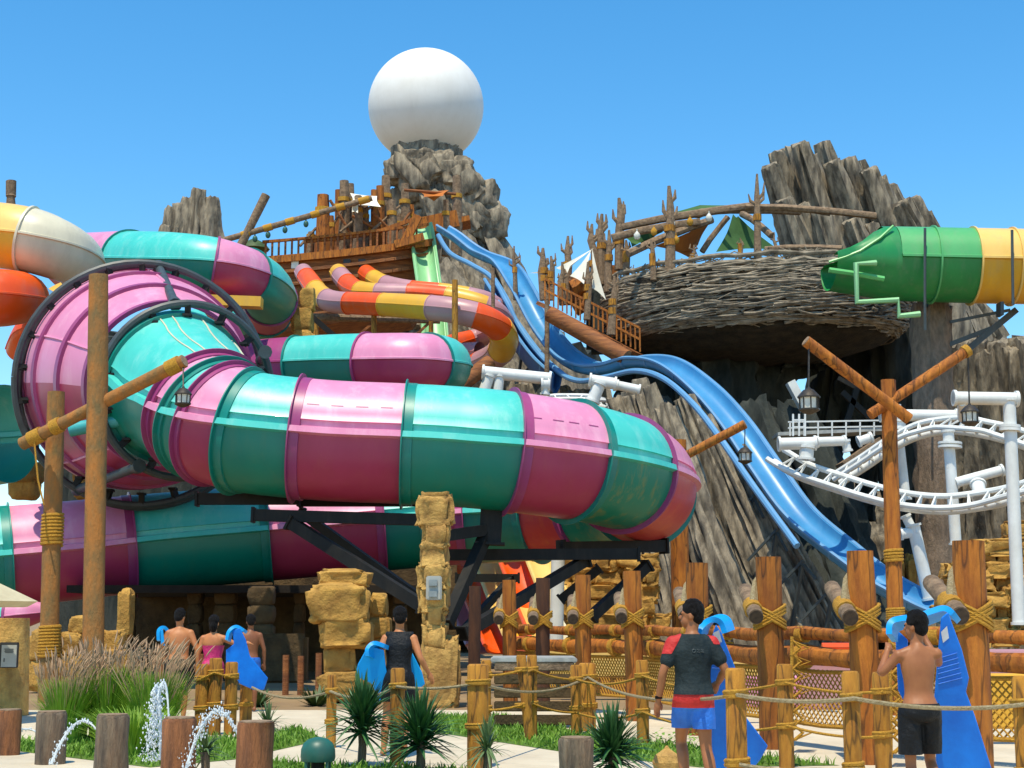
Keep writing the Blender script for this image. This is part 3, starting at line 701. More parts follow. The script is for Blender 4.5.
# leaning slabs in the middle, behind the front tube
ribs('pair of pale rounded rock fingers above the front tube', [((655, 470, 52), (640, 380, 52), .5, .28), ((668, 470, 51.6), (650, 386, 51.6), .55, .25), ((648, 470, 52.4), (632, 392, 52.4), .5, .35)], seed=31, n=22, mm=18, amp=.2)
L = []
for i, (bx, tx, ty, Y, r) in enumerate([(694, 618, 400, 49, .62), (722, 640, 396, 49.4, .5), (752, 664, 410, 48.4, .66), (786, 684, 398, 49.6, .55), (812, 706, 420, 49.2, .6), (668, 600, 430, 49.6, .55), (845, 738, 450, 49, .55), (648, 590, 440, 50, .5), (832, 720, 440, 50, .45), (700, 652, 470, 48, .4)]):
    L.append(((bx, 655, Y), (tx, ty, Y + 2.5), r, r * .62))
ribs('long grey slabs leaning down beneath the blue slide', L, seed=41, n=34, mm=40, amp=.42, gro=2.6)
L = [((bx, 655, 52.0), (tx, 412, 56.5), 1.5, .9) for bx, tx in ((640, 600), (700, 650), (760, 700), (820, 750), (870, 790))]
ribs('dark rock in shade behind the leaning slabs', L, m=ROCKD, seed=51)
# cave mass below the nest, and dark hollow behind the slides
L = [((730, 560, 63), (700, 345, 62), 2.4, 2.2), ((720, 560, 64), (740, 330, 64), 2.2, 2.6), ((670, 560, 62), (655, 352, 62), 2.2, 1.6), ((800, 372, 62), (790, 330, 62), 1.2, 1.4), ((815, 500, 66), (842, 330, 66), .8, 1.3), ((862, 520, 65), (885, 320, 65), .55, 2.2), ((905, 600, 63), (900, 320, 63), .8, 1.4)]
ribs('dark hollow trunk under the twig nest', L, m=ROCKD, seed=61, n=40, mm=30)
mb = MB(); mb.crag([P(938, 620, 53), P(937, 560, 53), P(935, 480, 53), P(933, 400, 53), P(932, 360, 53.2), P(931, 308, 53.6)], [.74, .72, .7, .7, .7, .7], 4, 40, 40, .06)
single('tree_column', mb, BARK, 'straight brown bark column beside the right lantern pole', 'column')
L = [((530 + i * 22, 560, 60 - i * .4), (500 + i * 28, 385 + i * 3, 61 - i * .4), 1.3, .8) for i in range(4)]
ribs('grey rock fingers below the hump of the blue slide', L, seed=71)
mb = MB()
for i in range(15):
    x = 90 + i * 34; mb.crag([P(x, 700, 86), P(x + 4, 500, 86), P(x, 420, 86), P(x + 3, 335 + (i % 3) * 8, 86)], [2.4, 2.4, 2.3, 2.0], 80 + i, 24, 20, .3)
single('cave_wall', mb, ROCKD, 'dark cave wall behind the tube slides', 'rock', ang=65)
mb = MB()
for i in range(9):
    x = 800 + i * 30; mb.crag([P(x, 700, 80), P(x + 4, 560, 80), P(x, 520, 80), P(x + 3, 500 + (i % 3) * 8, 80)], [2.4, 2.4, 2.3, 2.0], 80 + i, 24, 20, .3)
single('low_rock_wall', mb, ROCK, 'low grey rock wall behind the white coaster', 'rock', ang=65)

# ------------------------------------------------------------------ golden stone ruins
def stones(label, lst, name='stone_pillar', m=GOLDB, cat='ruin', group=None, seed=0, amp=.16, parts=True):
    """lst: (x0,y0,x1,y1,Y) pixel extents of each stone"""
    xs = [(a + c) / 2 for a, b, c, d, Y in lst]; Yb = lst[0][4]
    base = P(sum(xs) / len(xs), lst[0][3], Yb)
    t = thing(name, label, cat, (base.x, base.y, 0), group)
    for i, (x0, y0, x1, y1, Y) in enumerate(lst):
        mb = MB(); c = P((x0 + x1) / 2, (y0 + y1) / 2, Y)
        mb.rock(c, (S(x1 - x0, Y) * .93, max(.5, S(x1 - x0, Y) * .8), S(y1 - y0, Y) * .97), seed + i * 1.3, amp * 1.25, .4, 26, 18, fq=1.7)
        mb.build('stone', m, t, ang=60)
    return t
stones('stack of rough golden boulders behind the man in black', [(318, 672, 372, 702, 30), (324, 644, 356, 674, 30), (320, 618, 374, 648, 30), (308, 584, 370, 624, 30), (318, 570, 372, 588, 30.2)], seed=3)
stones('slim golden stone stack beside the boulder stack', [(368, 636, 388, 702, 31), (366, 616, 392, 640, 31), (370, 594, 388, 618, 31)], seed=8)
# dressed pillar with the grey box
mb = MB()
pl = thing('stone_pillar', 'tall tapering golden stone pillar bearing a grey switch box', 'ruin', (P(436, 705, 28.4).x, 28.4, 0))
for i, (x0, y0, x1, y1) in enumerate([(422, 644, 458, 707), (424, 624, 446, 648), (424, 606, 444, 628), (420, 586, 448, 610), (419, 566, 449, 588), (421, 545, 446, 568), (424, 523, 448, 547), (419, 497, 452, 526)]):
    m2 = MB(); c = P((x0 + x1) / 2, (y0 + y1) / 2, 28.4); m2.rock(c, (S(x1 - x0, 28.4) * 1.08, .60, S(y1 - y0, 28.4) * 1.22), i + 11, .26, .38, 34, 24, fq=2.2); m2.build('stone', GOLD, pl, ang=60)
bx = thing('switch_box', 'small light grey switch box fixed to the golden pillar', 'box', (P(434, 592, 28.0).x, 28.0, P(434, 601, 28).z))
m2 = MB(); m2.box(P(434, 588, 28.02), (.29, .14, .44), bev=.02); m2.build('case', BOXG, bx)
m2 = MB(); m2.box(P(433, 583, 27.92), (.16, .06, .12), bev=.01); m2.box(P(433, 594, 27.92), (.16, .06, .12), bev=.01); m2.build('cover', STEELL, bx)
stones('two capped golden ruin stubs at the far left, left one', [(10, 470, 40, 500, 46.5), (6, 461, 44, 484, 46.5)], seed=21, amp=.1, name='ruin_stub')
stones('narrow golden ruin stub between the two brown poles', [(75, 480, 92, 500, 46.5), (73, 459, 93, 484, 46.5)], seed=24, amp=.1, name='ruin_stub')
lw = [(28, 660, 62, 690, 34), (55, 655, 100, 690, 34.5), (30, 630, 60, 662, 34), (60, 632, 84, 656, 34.4), (96, 650, 130, 700, 35), (70, 616, 95, 634, 34.5), (118, 590, 133, 640, 36), (104, 630, 124, 655, 35)]
stones('low broken golden wall behind the rope wound pole', lw, name='ruin_wall', seed=27)
lp = thing('stone_pillar', 'smooth golden pillar with a small notice box at the left edge', 'ruin', (P(6, 730, 26).x, 26, 0))
m2 = MB(); a = P(8, 730, 26); b = P(12, 618, 26)
m2.lathe((a.x - .1, 26, 0), [(.42, -.1), (.4, .5), (.38, 1.1), (.36, b.z)], 24)
m2.build('shaft', GOLD, lp)
nb = thing('notice_box', 'grey notice box with dark lettering on the left edge pillar', 'sign', (P(9, 655, 25.5).x, 25.5, P(9, 666, 25.5).z))
m2 = MB(); m2.box(P(9, 655, 25.55), (.30, .1, .42), bev=.01); m2.build('frame', INK, nb)
m2 = MB(); m2.box(P(9, 656, 25.48), (.25, .03, .36)); m2.build('plate', BOXG, nb)
m2 = MB()
for i in range(4): m2.box(P(9, 649 + i * 1.2, 25.46), (.15 - .02 * (i % 2), .01, .009))
m2.box(P(4, 660, 25.46), (.012, .01, .06)); m2.build('lettering', INK, nb)
# golden rocks behind the fence
rk = []
r2 = random.Random(5)
for j in range(6):
    x = 560 + r2.uniform(0, 10)
    while x < 650:
        w_ = r2.uniform(14, 34); rk.append((x, 640 - j * 15 - 11, x + w_, 640 - j * 15 + 6, 46 + j * .15 + r2.uniform(-.3, .3))); x += w_ * .92
stones('rough golden rock wall seen under the front tube', rk, name='ruin_wall', seed=50, amp=.38)
rk = []
for j in range(9):
    x = 930 + r2.uniform(0, 16) - j * 0
    while x < 1060:
        w_ = r2.uniform(12, 40); y = 640 - j * 13.5 + r2.uniform(-3, 3) - (x - 936) * .02
        if y > 640 - 13.5 * (5.2 + (x - 930) * .05): rk.append((x, y - 9, x + w_, y + 8, 38 + j * .12 + r2.uniform(-.25, .35)))
        x += w_ * .93
stones('layered golden rock wall at the right edge', rk, name='ruin_wall', seed=90, amp=.38)
stones('golden rock ledge left of the brown bark column', [(895, 590, 925, 622, 56), (880, 560, 905, 596, 56), (905, 555, 925, 595, 56)], name='ruin_wall', seed=95)
# shaded ruin hall under the return run
hall = thing('ruin_hall', 'shaded stone ruin hall under the lower tube run', 'ruin', (P(220, 700, 46).x, 46, 0))
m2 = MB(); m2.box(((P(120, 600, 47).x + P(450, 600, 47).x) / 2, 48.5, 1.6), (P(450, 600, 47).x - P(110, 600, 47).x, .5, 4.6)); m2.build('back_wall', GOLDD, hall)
m2 = MB(); m2.box((P(270, 600, 44).x, 44.4, 2.42), (P(440, 600, 44).x - P(105, 600, 44).x, 8, .2)); m2.build('shade_roof', SHADEROOF, hall)  # roof slab added low and deep to keep the hall in shade
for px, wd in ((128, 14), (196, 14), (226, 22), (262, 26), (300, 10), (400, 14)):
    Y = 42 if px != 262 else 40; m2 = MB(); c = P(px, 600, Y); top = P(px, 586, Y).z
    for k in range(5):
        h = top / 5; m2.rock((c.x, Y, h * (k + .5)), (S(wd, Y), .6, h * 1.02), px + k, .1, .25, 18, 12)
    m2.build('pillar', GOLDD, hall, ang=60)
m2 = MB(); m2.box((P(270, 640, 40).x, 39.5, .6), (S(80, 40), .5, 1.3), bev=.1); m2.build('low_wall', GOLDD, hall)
mb = MB()
for x in (160, 200, 285, 300, 318, 346): mb.tube([P(x, 715, 33), P(x + 1, 650 + (x % 7), 33)], .07, 8)
o = single('timber_palisade', mb, WOODR, 'dark timber stakes in the shade before the ruin hall', 'fence')
# ------------------------------------------------------------------ poles, lanterns, posts, ropes
def ring_wrap(mb, c, r, h, turns, rr=.03, ax=None):
    """coil of rope round a vertical post"""
    pts = []; n = turns * 14
    for i in range(n + 1):
        a = 2 * pi * i / 14; pts.append(Vector(c) + Vector((cos(a) * r, sin(a) * r, -h / 2 + h * i / n)))
    mb.tube(pts, rr, 6)
def lashing(mb, c, r, h, rr=.03):
    """crossed lashing that bulges on the front"""
    for s_ in (-1, 1):
        for k in range(3):
            dz = (k - 1) * rr * 1.9
            pts = [Vector(c) + Vector((cos(a) * r, sin(a) * r, s_ * h / 2 * cos(a) + dz)) for a in [2 * pi * i / 20 for i in range(21)]]
            mb.tube(pts, rr, 6, cap=False)
def lantern(label, px, py, Y, h, group='iron lanterns hanging from the log poles', hang=None):
    """h = body height in metres; (px,py) the body centre"""
    c = P(px, py, Y); t = thing('lantern', label, 'lantern', (c.x, c.y, c.z - h / 2), group)
    m = MB(); r = h * .42
    m.lathe(c, [(r * .15, h * .62), (r * .2, h * .55), (r * .55, h * .48), (r * .95, h * .3), (r * 1.12, h * .22), (r * 1.12, h * .17), (r * .9, h * .17)], 10); m.build('lantern_roof', LAMP, t, ang=30)
    m = MB(); m.lathe(c, [(r * .9, -h * .28), (r * 1.05, -h * .28), (r * 1.05, -h * .34), (r * .7, -h * .42), (r * .25, -h * .5)], 8); m.build('lantern_base', LAMP, t, ang=30)
    m = MB(); m.lathe(c, [(r * .8, -h * .27), (r * .86, h * .17)], 8); m.build('glass_pane', GLASS, t, ang=30)
    for k in range(8):
        a = 2 * pi * k / 8; m = MB(); m.tube([c + Vector((cos(a) * r * .9, sin(a) * r * .9, -h * .28)), c + Vector((cos(a) * r * .92, sin(a) * r * .92, h * .17))], r * .07, 4); m.build('bar', LAMP, t)
    if hang:
        m = MB(); m.tube([c + Vector((0, 0, h * .6)), Vector(hang)], .016, 5); m.build('chain', LAMP, t)
def pole(name, label, px0, py0, px1, py1, Y, r, m=WOODP, wraps=(), group=None, cat='pole', toground=True, n=14):
    a, b = P(px0, py0, Y), P(px1, py1, Y)
    if toground: b = Vector((b.x + (b.x - a.x) / max(.1, (a.z - b.z)) * b.z, Y, -.02))
    t = thing(name, label, cat, (b.x, Y, 0), group)
    mb = MB(); mb.tube([b, b.lerp(a, .25), b.lerp(a, .5), b.lerp(a, .75), a], [r * 1.05, r * 1.03, r, r * .98, r * .95], n, wob=.12, seed=px0); mb.build('shaft', m, t, ang=50)
    for (py, turns, h) in wraps:
        k = (P(px0, py, Y).z - a.z) / (b.z - a.z); mb = MB(); c = a.lerp(b, k)
        ring_wrap(mb, c, r * 1.08, h, turns, h / turns * .55); mb.build('rope_wrap', ROPE, t)
    return t
pole('lantern_pole', 'tallest weathered brown pole standing before the pink funnel', 99, 275, 93, 665, 29, .195, m=WOODP)
pole('lantern_pole', 'shorter brown pole wound with rope at the far left', 56, 392, 49, 660, 30, .18, wraps=((530, 9, .62), (642, 10, .62)))
def log(label, a, b, r, Y0, Y1, m=WOOD, caps=True, lash=(), name='crossed_log', group=None, cat='log'):
    A, B = P(a[0], a[1], Y0), P(b[0], b[1], Y1)
    t = thing(name, label, cat, tuple((A + B) / 2 - Vector((0, 0, r))), group)
    mb = MB(); mb.tube([A, A.lerp(B, .33), A.lerp(B, .66), B], [r, r * .95, r, r * 1.02], 12, wob=.08, seed=a[0]); mb.build('shaft', m, t, ang=50)
    if caps:
        mb = MB(); d = (B - A).normalized(); mb.tube([B - d * .02, B + d * .015], r * .9, 12); mb.build('end_grain', ENDG, t)
    for (k, w_) in lash:
        mb = MB(); c = A.lerp(B, k); d = (B - A).normalized(); mb.tube([c - d * w_, c + d * w_], r * 1.22, 12); mb.build('rope_wrap', ROPE, t)
    return t
log('long slanting log tied across the two brown poles at left', (22, 444), (184, 361), .13, 29.6, 28.5, WOODP, lash=((.09, .14), (.94, .14), (.22, .1)))
pole('lantern_pole', 'right hand lantern pole with two crossed logs at its top', 888, 380, 895, 600, 26, .135, m=WOOD, wraps=((556, 4, .22), (614, 5, .2)))
log('crossed log slanting up left on the right lantern pole', (909, 419), (806, 341), .10, 25.7, 25.3, WOOD)
log('crossed log slanting up right on the right lantern pole', (870, 415), (968, 350), .095, 25.9, 26.2, WOOD, lash=((.98, .05),))
pole('lantern_pole', 'orange lantern pole seen between the tube and the grey slabs', 678, 440, 681, 620, 43, .26, m=WOOD)
log('short log reaching right from behind the front tube', (640, 480), (745, 424), .13, 43, 42, WOOD)
lantern('hexagonal lantern hanging over the pink elbow at left', 183, 398, 28.2, .36, hang=P(183, 363, 28.5))
lantern('lantern hanging from the left arm of the right pole', 809, 402, 25.2, .42, hang=P(809, 347, 25.3))
lantern('lantern hanging before the white beam at right', 970, 416, 26.2, .36, hang=P(968, 352, 26.2))
lantern('small lantern hanging before the blue slide', 745, 456, 42, .46, hang=P(745, 426, 42))
mb = MB(); mb.tube([P(34, 438, 29.4), P(38, 480, 29.4), P(44, 505, 29.4)], .018, 5); single('hanging_rope', mb, ROPE, 'thin rope hanging from the slanting log at left', 'rope')

# big orange posts with lashed log stubs
BP = [(443, 600, 33, .22, 0), (475, 586, 31, .25, 0), (509, 580, 29, .27, 1), (543, 578, 27.5, .26, 1), (583, 575, 26.2, .27, 1), (632, 571, 24.6, .29, 1), (697, 563, 21.6, .32, 1), (768, 557, 19.3, .33, 1), (860, 551, 17.3, .32, 1), (968, 541, 15.4, .33, 1)]
nm = ['thinnest', 'dark shaded', 'third', 'dark', 'post left of the broad', 'broad', 'post just behind the man', 'post right of the man', 'post left of the boy', 'biggest']
pl_ = ['slim timber post in shade right of the golden pillar', 'dark timber post in shade before the orange slide lane', 'timber post before the yellow slide lane with lashed log', 'dark timber post with lashed log left of the white column',
       'timber post with lashed log beside the white column', 'timber post with lashed log at the left end of the rails', 'timber post with lashed log directly behind the man in the rash vest',
       'timber post with lashed log between the man and the boy', 'timber post with lashed log just left of the boy', 'largest timber post with lashed log, right of the boy']
for i, (px, py, Y, wd, lg) in enumerate(BP):
    a = P(px, py, Y); t = thing('timber_post', pl_[i], 'post', (a.x, Y, 0), 'big timber posts of the fence')
    lean = .03 * sin(i * 2.3)
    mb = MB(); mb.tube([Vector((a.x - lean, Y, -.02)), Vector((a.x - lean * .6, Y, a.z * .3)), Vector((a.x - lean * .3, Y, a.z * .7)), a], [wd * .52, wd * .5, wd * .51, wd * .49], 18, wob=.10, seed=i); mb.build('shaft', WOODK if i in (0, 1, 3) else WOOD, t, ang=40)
    if lg:
        lz = P(px, py + 75 * 15.4 / Y * 1.0, Y).z; c = Vector((a.x, Y, lz)); mb = MB(); lashing(mb, c, wd * .6, .22, .022); mb.build('lashing', ROPE, t)
        r = .095 if Y < 30 else .08
        A = c + Vector((-wd * .72, -.42, .0)); B = c + Vector((-wd * .55, .75, .35))
        ls = thing('log_stub', pl_[i].replace('timber post', 'end of the log lashed to the post').replace(' with lashed log', ''), 'log', tuple(A - Vector((0, 0, r))), 'log stubs lashed to the posts')
        mb = MB(); mb.tube([A, B], r, 14, wob=.06); mb.build('shaft', WOODG, ls)
        mb = MB(); mb.tube([A - (B - A).normalized() * .012, A + (B - A).normalized() * .01], r * .88, 14); mb.build('end_grain', DARKEND, ls)
        mb = MB(); mb.tube([A.lerp(B, .2), A.lerp(B, .42)], r * 1.22, 12); mb.build('lashing', ROPE, ls)
        mb = MB(); mb.tube([A.lerp(B, .3), A.lerp(B, .3) + Vector((.05, .1, .34)), c + Vector((-wd * .3, .1, .55))], [.07, .035, .012], 6); mb.build('rope_tail', ROPEG, ls)
# log rail fence with nets between the big posts
def rail_fence(label, pts, y0, y1, n0, n1, nety=None):
    """pts: (px, Y) list"""
    A = P(pts[0][0], y0, pts[0][1]); B = P(pts[1][0], y0, pts[1][1])
    t = thing('net_fence', label, 'fence', ((A.x + B.x) / 2, (A.y + B.y) / 2, 0), 'log rail fence with rope netting')
    z0, z1 = n0, n1
    for z, r in ((z0, .085), (z1, .125)):
        a = Vector((A.x, A.y, z)); b = Vector((B.x, B.y, z)); mb = MB(); L = (b - a).length; n = max(3, int(L / .7))
        mb.tube([a.lerp(b, i / n) + Vector((0, 0, .02 * sin(i * 1.7))) for i in range(n + 1)], [r * (1 + .1 * sin(i * 2.1)) for i in range(n + 1)], 10, wob=.15, seed=z * 9); mb.build('log_rail', WOOD, t)
        for i in range(1, n):
            if i % 2: mb = MB(); c = a.lerp(b, i / n); d = (b - a).normalized(); mb.tube([c - d * .06, c + d * .06], r * 1.3, 10); mb.build('rope_wrap', ROPE, t)
    mb = MB(); a = Vector((A.x, A.y, 0)); b = Vector((B.x, B.y, 0)); L = (b - a).length; d = (b - a) / L; H0, H1 = z1 - .16, .32; H = H0 - H1; cs = .095; k = -int(H / cs)
    nrm = Vector((-d.y, d.x, 0))
    while k * cs < L + H:
        for sg in (1, -1):
            # strand from (x0,H1) to (x0+sg*H,H0), clipped to [0,L]
            x0 = k * cs if sg == 1 else k * cs + 0; xa, za_, xb, zb_ = x0, H1, x0 + sg * H, H0
            if sg == -1: xa += H; xb += H
            lo, hi = 0.0, 1.0
            if xb != xa:
                t0, t1 = (0 - xa) / (xb - xa), (L - xa) / (xb - xa); lo, hi = max(lo, min(t0, t1)), min(hi, max(t0, t1))
            if hi - lo > .02:
                p = a + d * (xa + (xb - xa) * lo) + Vector((0, 0, za_ + (zb_ - za_) * lo)) + nrm * (.008 * sg)
                q = a + d * (xa + (xb - xa) * hi) + Vector((0, 0, za_ + (zb_ - za_) * hi)) + nrm * (.008 * sg)
                m_ = p.lerp(q, .5) + nrm * .03
                mb.tube([p, m_, q], .011, 4)
        k += 1
    mb.build('rope_net', ROPE, t)
    mb = MB()
    for z in (H0, H1): mb.tube([a + Vector((0, 0, z)), a.lerp(b, .5) + Vector((0, 0, z - .03)), b + Vector((0, 0, z))], .03, 6)
    mb.build('edge_rope', ROPE, t)
    return t
rail_fence('log rail and net fence span behind the small posts left of the man', [(512, 30), (640, 25.6)], 640, 0, 1.42, 1.14)
rail_fence('log rail and net fence span right behind the man', [(640, 25.4), (770, 20.3)], 640, 0, 1.42, 1.14)
rail_fence('log rail and net fence span between the man and the boy', [(772, 20.2), (872, 18.2)], 640, 0, 1.42, 1.14)
rail_fence('log rail and net fence span behind the boy and his mat', [(880, 18.0), (1060, 16.4)], 640, 0, 1.42, 1.14)
# zig-zag net edges hanging on the fence posts
for i, (px, Y, lab) in enumerate([(795, 18.7, 'knotted rope net hanging right of the middle timber post'), (893, 16.9, 'knotted rope net hanging right of the post beside the boy')]):
    mb = MB(); zz = [(P(px + (5 if k % 2 else -3), 640, Y).x, Y, 1.35 - k * .085) for k in range(15)]
    mb.tube(zz, .024, 6); mb.tube([(zz[0][0], Y, 1.4), (zz[-1][0] - .04, Y, .1)], .022, 6); mb.tube([(x + (.11 if k % 2 else -.02), y, z) for k, (x, y, z) in enumerate(zz)], .02, 6)
    single('rope_net', mb, ROPE, lab, 'net')
# coloured slide run-out walls seen through the nets
for lab, x0, x1, Y, z0, z1, m in [('orange run-out wall panel seen through the left net', 514, 542, 32, .25, 1.2, CORAL), ('long yellow run-out wall seen through the left net', 542, 645, 31, .45, 1.12, YELLOWT), ('yellow run-out wall seen through the net behind the man', 645, 768, 25.9, .4, 1.05, YELLOWT), ('pink run-out wall seen through the net right of the man', 700, 800, 24, .25, .68, PINK),
                                  ('pink run-out wall with pale top left of the boy', 800, 870, 23.4, .25, .95, MAUVE), ('small orange panel above the pink run-out wall', 822, 852, 23, .96, 1.2, ORANGE),
                                  ('yellow run-out wall at the right edge behind the net', 985, 1060, 20, .2, .85, YELLOW), ('mauve run-out wall at the right edge behind the net', 985, 1060, 20.6, .86, 1.15, MAUVE), ('brown run-out wall below the yellow one', 560, 690, 31, .1, .44, WOODR)]:
    a = P(x0, 650, Y); b = P(x1, 650, Y); mb = MB(); mb.box(((a.x + b.x) / 2, Y, (z0 + z1) / 2), (b.x - a.x, .12, z1 - z0), bev=.03)
    mb.tube([(a.x, Y, z1), (b.x, Y, z1)], .06, 8)
    single('runout_wall', mb, m, lab, 'wall')

# small rope fence posts and ropes
SPf = [(247, 670, 722, 12, 'slim light post left of the shaded entrance'), (332, 675, 748, 10, 'thinnest light post at the bottom left of the boulder stack'), (398, 668, 765, 14, 'light post in front of the man in black'),
       (478, 664, 768, 21, 'stout pale post right of the golden pillar'), (587, 663, 731, 17, 'stout light post with X of rope in the middle'), (735, 668, 832, 20, 'stout light post in front of the blue mat of the man'), (850, 671, 836, 17, 'light post in front of the tall post left of the boy'), (1022, 676, 840, 20, 'light post cut by the right edge')]
SPb = [(203, 664, 735, 13, 'first light post of the tight cluster behind the grass'), (216, 658, 735, 13, 'second light post of the tight cluster behind the grass'), (232, 662, 735, 12, 'third light post of the tight cluster behind the grass'),
       (486, 660, 740, 10, 'slim post just right of the stout pale post'), (521, 655, 740, 10, 'leaning slim post, left one of the close pair'), (532, 655, 737, 10, 'slim post, right one of the close pair'), (576, 665, 734, 11, 'slim post tucked behind the stout middle post'), (642, 660, 745, 12, 'slim light post below the broad timber post'),
       (784, 664, 768, 15, 'light post right of the blue mat of the man'), (880, 672, 775, 16, 'light post directly behind the left elbow of the boy')]
def small_post(px, py, pb, w_, lab):
    Y = G(px, pb).y; a = P(px, py, Y); r = S(w_, Y) / 2
    t = thing('rope_post', lab, 'post', (a.x, Y, 0), 'small round rope fence posts')
    off = -.12 if 'leaning' in lab else 0
    mb = MB(); mb.tube([Vector((a.x - off, Y, -.02)), Vector((a.x - off / 2, Y, a.z / 2)), a - Vector((0, 0, .02)), a], [r, r, r, r * .82], 14, wob=.07, seed=px); mb.build('shaft', WOODL, t, ang=50)
    for z in (a.z - .2, a.z - .2 - .42 * a.z):
        mb = MB(); ring_wrap(mb, (a.x, Y, z), r * 1.08, .06, 2, .02); mb.build('rope_wrap', ROPE, t)
    return Vector((a.x, Y, a.z))
fp = [small_post(*q) for q in SPf]; bp = [small_post(*q) for q in SPb]
def rope(label, pts, sag, r=.017, m=ROPEG):
    mb = MB(); all_ = []
    for i in range(len(pts) - 1):
        A, B = Vector(pts[i]), Vector(pts[i + 1])
        for k in range(10):
            t_ = k / 10; all_.append(A.lerp(B, t_) - Vector((0, 0, sag * 4 * t_ * (1 - t_) * min(1.5, (B - A).length / 2.5))))
    all_.append(Vector(pts[-1])); mb.tube(all_, r, 6)
    return single('fence_rope', mb, m, label, 'rope')
F_ = lambda l, dz: [Vector((p.x, p.y - .11, p.z - dz)) for p in l]
rope('upper sagging rope linking the front row of light posts', F_(fp, .2), .10)
rope('lower sagging rope linking the front row at the right', F_(fp[5:], .72), .09)
rope('upper rope linking the back row of slim posts', F_(bp[3:], .2), .10, m=ROPE)
rope('lower rope linking the back row of slim posts', F_(bp[3:], .66), .10, m=ROPE)
rope('rope tied round the tight post cluster behind the grass', F_(bp[:3], .2), .03, m=ROPE)

# stumps of the fountain
for (px, py, pb, w_, lab) in [(10, 710, 755, 24, 'leftmost wet log stump, cut by the left edge'), (52, 712, 764, 30, 'short grey log stump second from the left'), (113, 715, 772, 32, 'grey log stump standing alone in the middle of the row'),
                              (180, 718, 785, 33, 'reddish log stump with the tall water spout beside it'), (256, 722, 790, 36, 'rightmost reddish log stump of the fountain'), (576, 738, 790, 34, 'grey log stump by the yucca in the middle foreground')]:
    Y = G(px, pb).y; a = P(px, py, Y); r = S(w_, Y) / 2
    t = thing('log_stump', lab, 'stump', (a.x, Y, 0), 'cut log stumps in the foreground')
    mb = MB(); mb.tube([(a.x, Y, -.02), (a.x, Y, a.z * .5), (a.x, Y, a.z - .03), (a.x, Y, a.z)], [r * 1.02, r, r, r * .93], 22, wob=.12, seed=px); mb.build('bark', STUMPR if px in (180, 256, 10) else STUMP, t, ang=50)
    mb = MB(); mb.tube([(a.x, Y, a.z - .01), (a.x, Y, a.z + .012)], r * .88, 22); mb.build('cut_top', ENDG, t)
# water jets
def jet(label, a, b, top, Y, n, sp, up=False):
    A, B = P(*a, Y), P(*b, Y); t = thing('water_jet', label, 'water', (B.x, Y, max(0, B.z)), 'arching fountain jets')
    hz = P(a[0], top, Y).z; pts = []
    for k in range(15):
        q = k / 14; x = A.x + (B.x - A.x) * q
        # parabola through A, B with crest hz
        h0, h1 = hz - A.z, hz - B.z; u0 = sqrt(max(h0, .01)); u1 = sqrt(max(h1, .01)); s_ = -u0 + (u0 + u1) * q
        pts.append(Vector((x, Y, hz - s_ * s_)))
    mb = MB(); mb.tube(pts, [.008 + .008 * k / 14 for k in range(15)], 6, wob=.8, seed=a[0]); mb.build('stream', WATER, t)
    mb = MB()
    for _ in range(n):
        k = rr.uniform(0, 1) ** .6; p = pts[min(14, int(k * 14))].lerp(pts[min(14, int(k * 14) + 1)], rr.random()); s2 = sp * (.3 + k)
        p = p + Vector((rr.gauss(0, s2), rr.gauss(0, s2), rr.gauss(0, s2))); r = rr.uniform(.003, .009)
        mb.ball(p, (r, r, r * rr.uniform(1, 2.2)), 6, 4)
    mb.build('droplets', WATER, t)['kind'] = 'stuff'
jet('small water arc falling left of the leftmost stumps', (39, 734), (-4, 752), 729, 19, 120, .018)
jet('water arc leaping left from the lone grey stump', (100, 735), (51, 764), 721, 16.5, 200, .02)
jet('wide water arc leaping left from the rightmost stump', (243, 750), (184, 775), 711, 15, 420, .035)
jet('thin water stream falling beside the tall spout', (170, 742), (158, 700), 682, 16, 40, .012)
t = thing('water_spout', 'tall frothy water spout before the ornamental grass', 'water', (P(155, 760, 16.2).x, 16.2, 0), 'arching fountain jets')
mb = MB()
for _ in range(800):
    q = rr.random(); p = P(158 - 7 * q + rr.gauss(0, 3 + 2.5 * q), 683 + 78 * q ** .8, 16.2); r = rr.uniform(.003, .010) * (1.2 - .4 * q); mb.ball(p + Vector((0, rr.gauss(0, .05), 0)), (r, r, r * 1.6), 6, 4)
mb.build('droplets', WATER, t)['kind'] = 'stuff'
mb = MB(); mb.tube([P(160, 760, 16.2), P(160, 720, 16.2), P(158, 690, 16.2), P(156, 684, 16.2)], [.01, .014, .02, .018], 7, wob=1.2, seed=4); mb.build('stream', WATER, t)

# garden lamps
t = thing('garden_lamp', 'small green dome garden lamp on the lawn by the path', 'lamp', (P(318, 768, 15.8).x, 15.8, 0)); c = P(318, 757, 15.8)
mb = MB(); mb.lathe(c, [(.17, -.04), (.18, .0), (.175, .08), (.15, .14), (.10, .18), (.03, .20)], 20); mb.build('dome', GRNL, t)
mb = MB(); mb.lathe((c.x, c.y, 0), [(.07, 0), (.07, c.z - .03)], 12); mb.build('stem', STEELD, t)
for k in range(4):
    a = pi / 4 + pi / 2 * k; mb = MB(); mb.bar(c + Vector((cos(a) * .15, sin(a) * .15, 0)), c + Vector((cos(a) * .15, sin(a) * .15, -.2)), .03, .03); mb.build('leg', GRNL, t)
t = thing('garden_lamp', 'small ribbed beige garden lamp near the feet of the man', 'lamp', (P(667, 768, 16.5).x, 16.5, 0)); c = P(667, 760, 16.5)
mb = MB(); mb.lathe(c, [(.09, -.13), (.14, -.1), (.16, -.02), (.13, .05), (.07, .09), (.03, .12), (.012, .15)], 12); mb.build('shade', GOLD, t, ang=15)
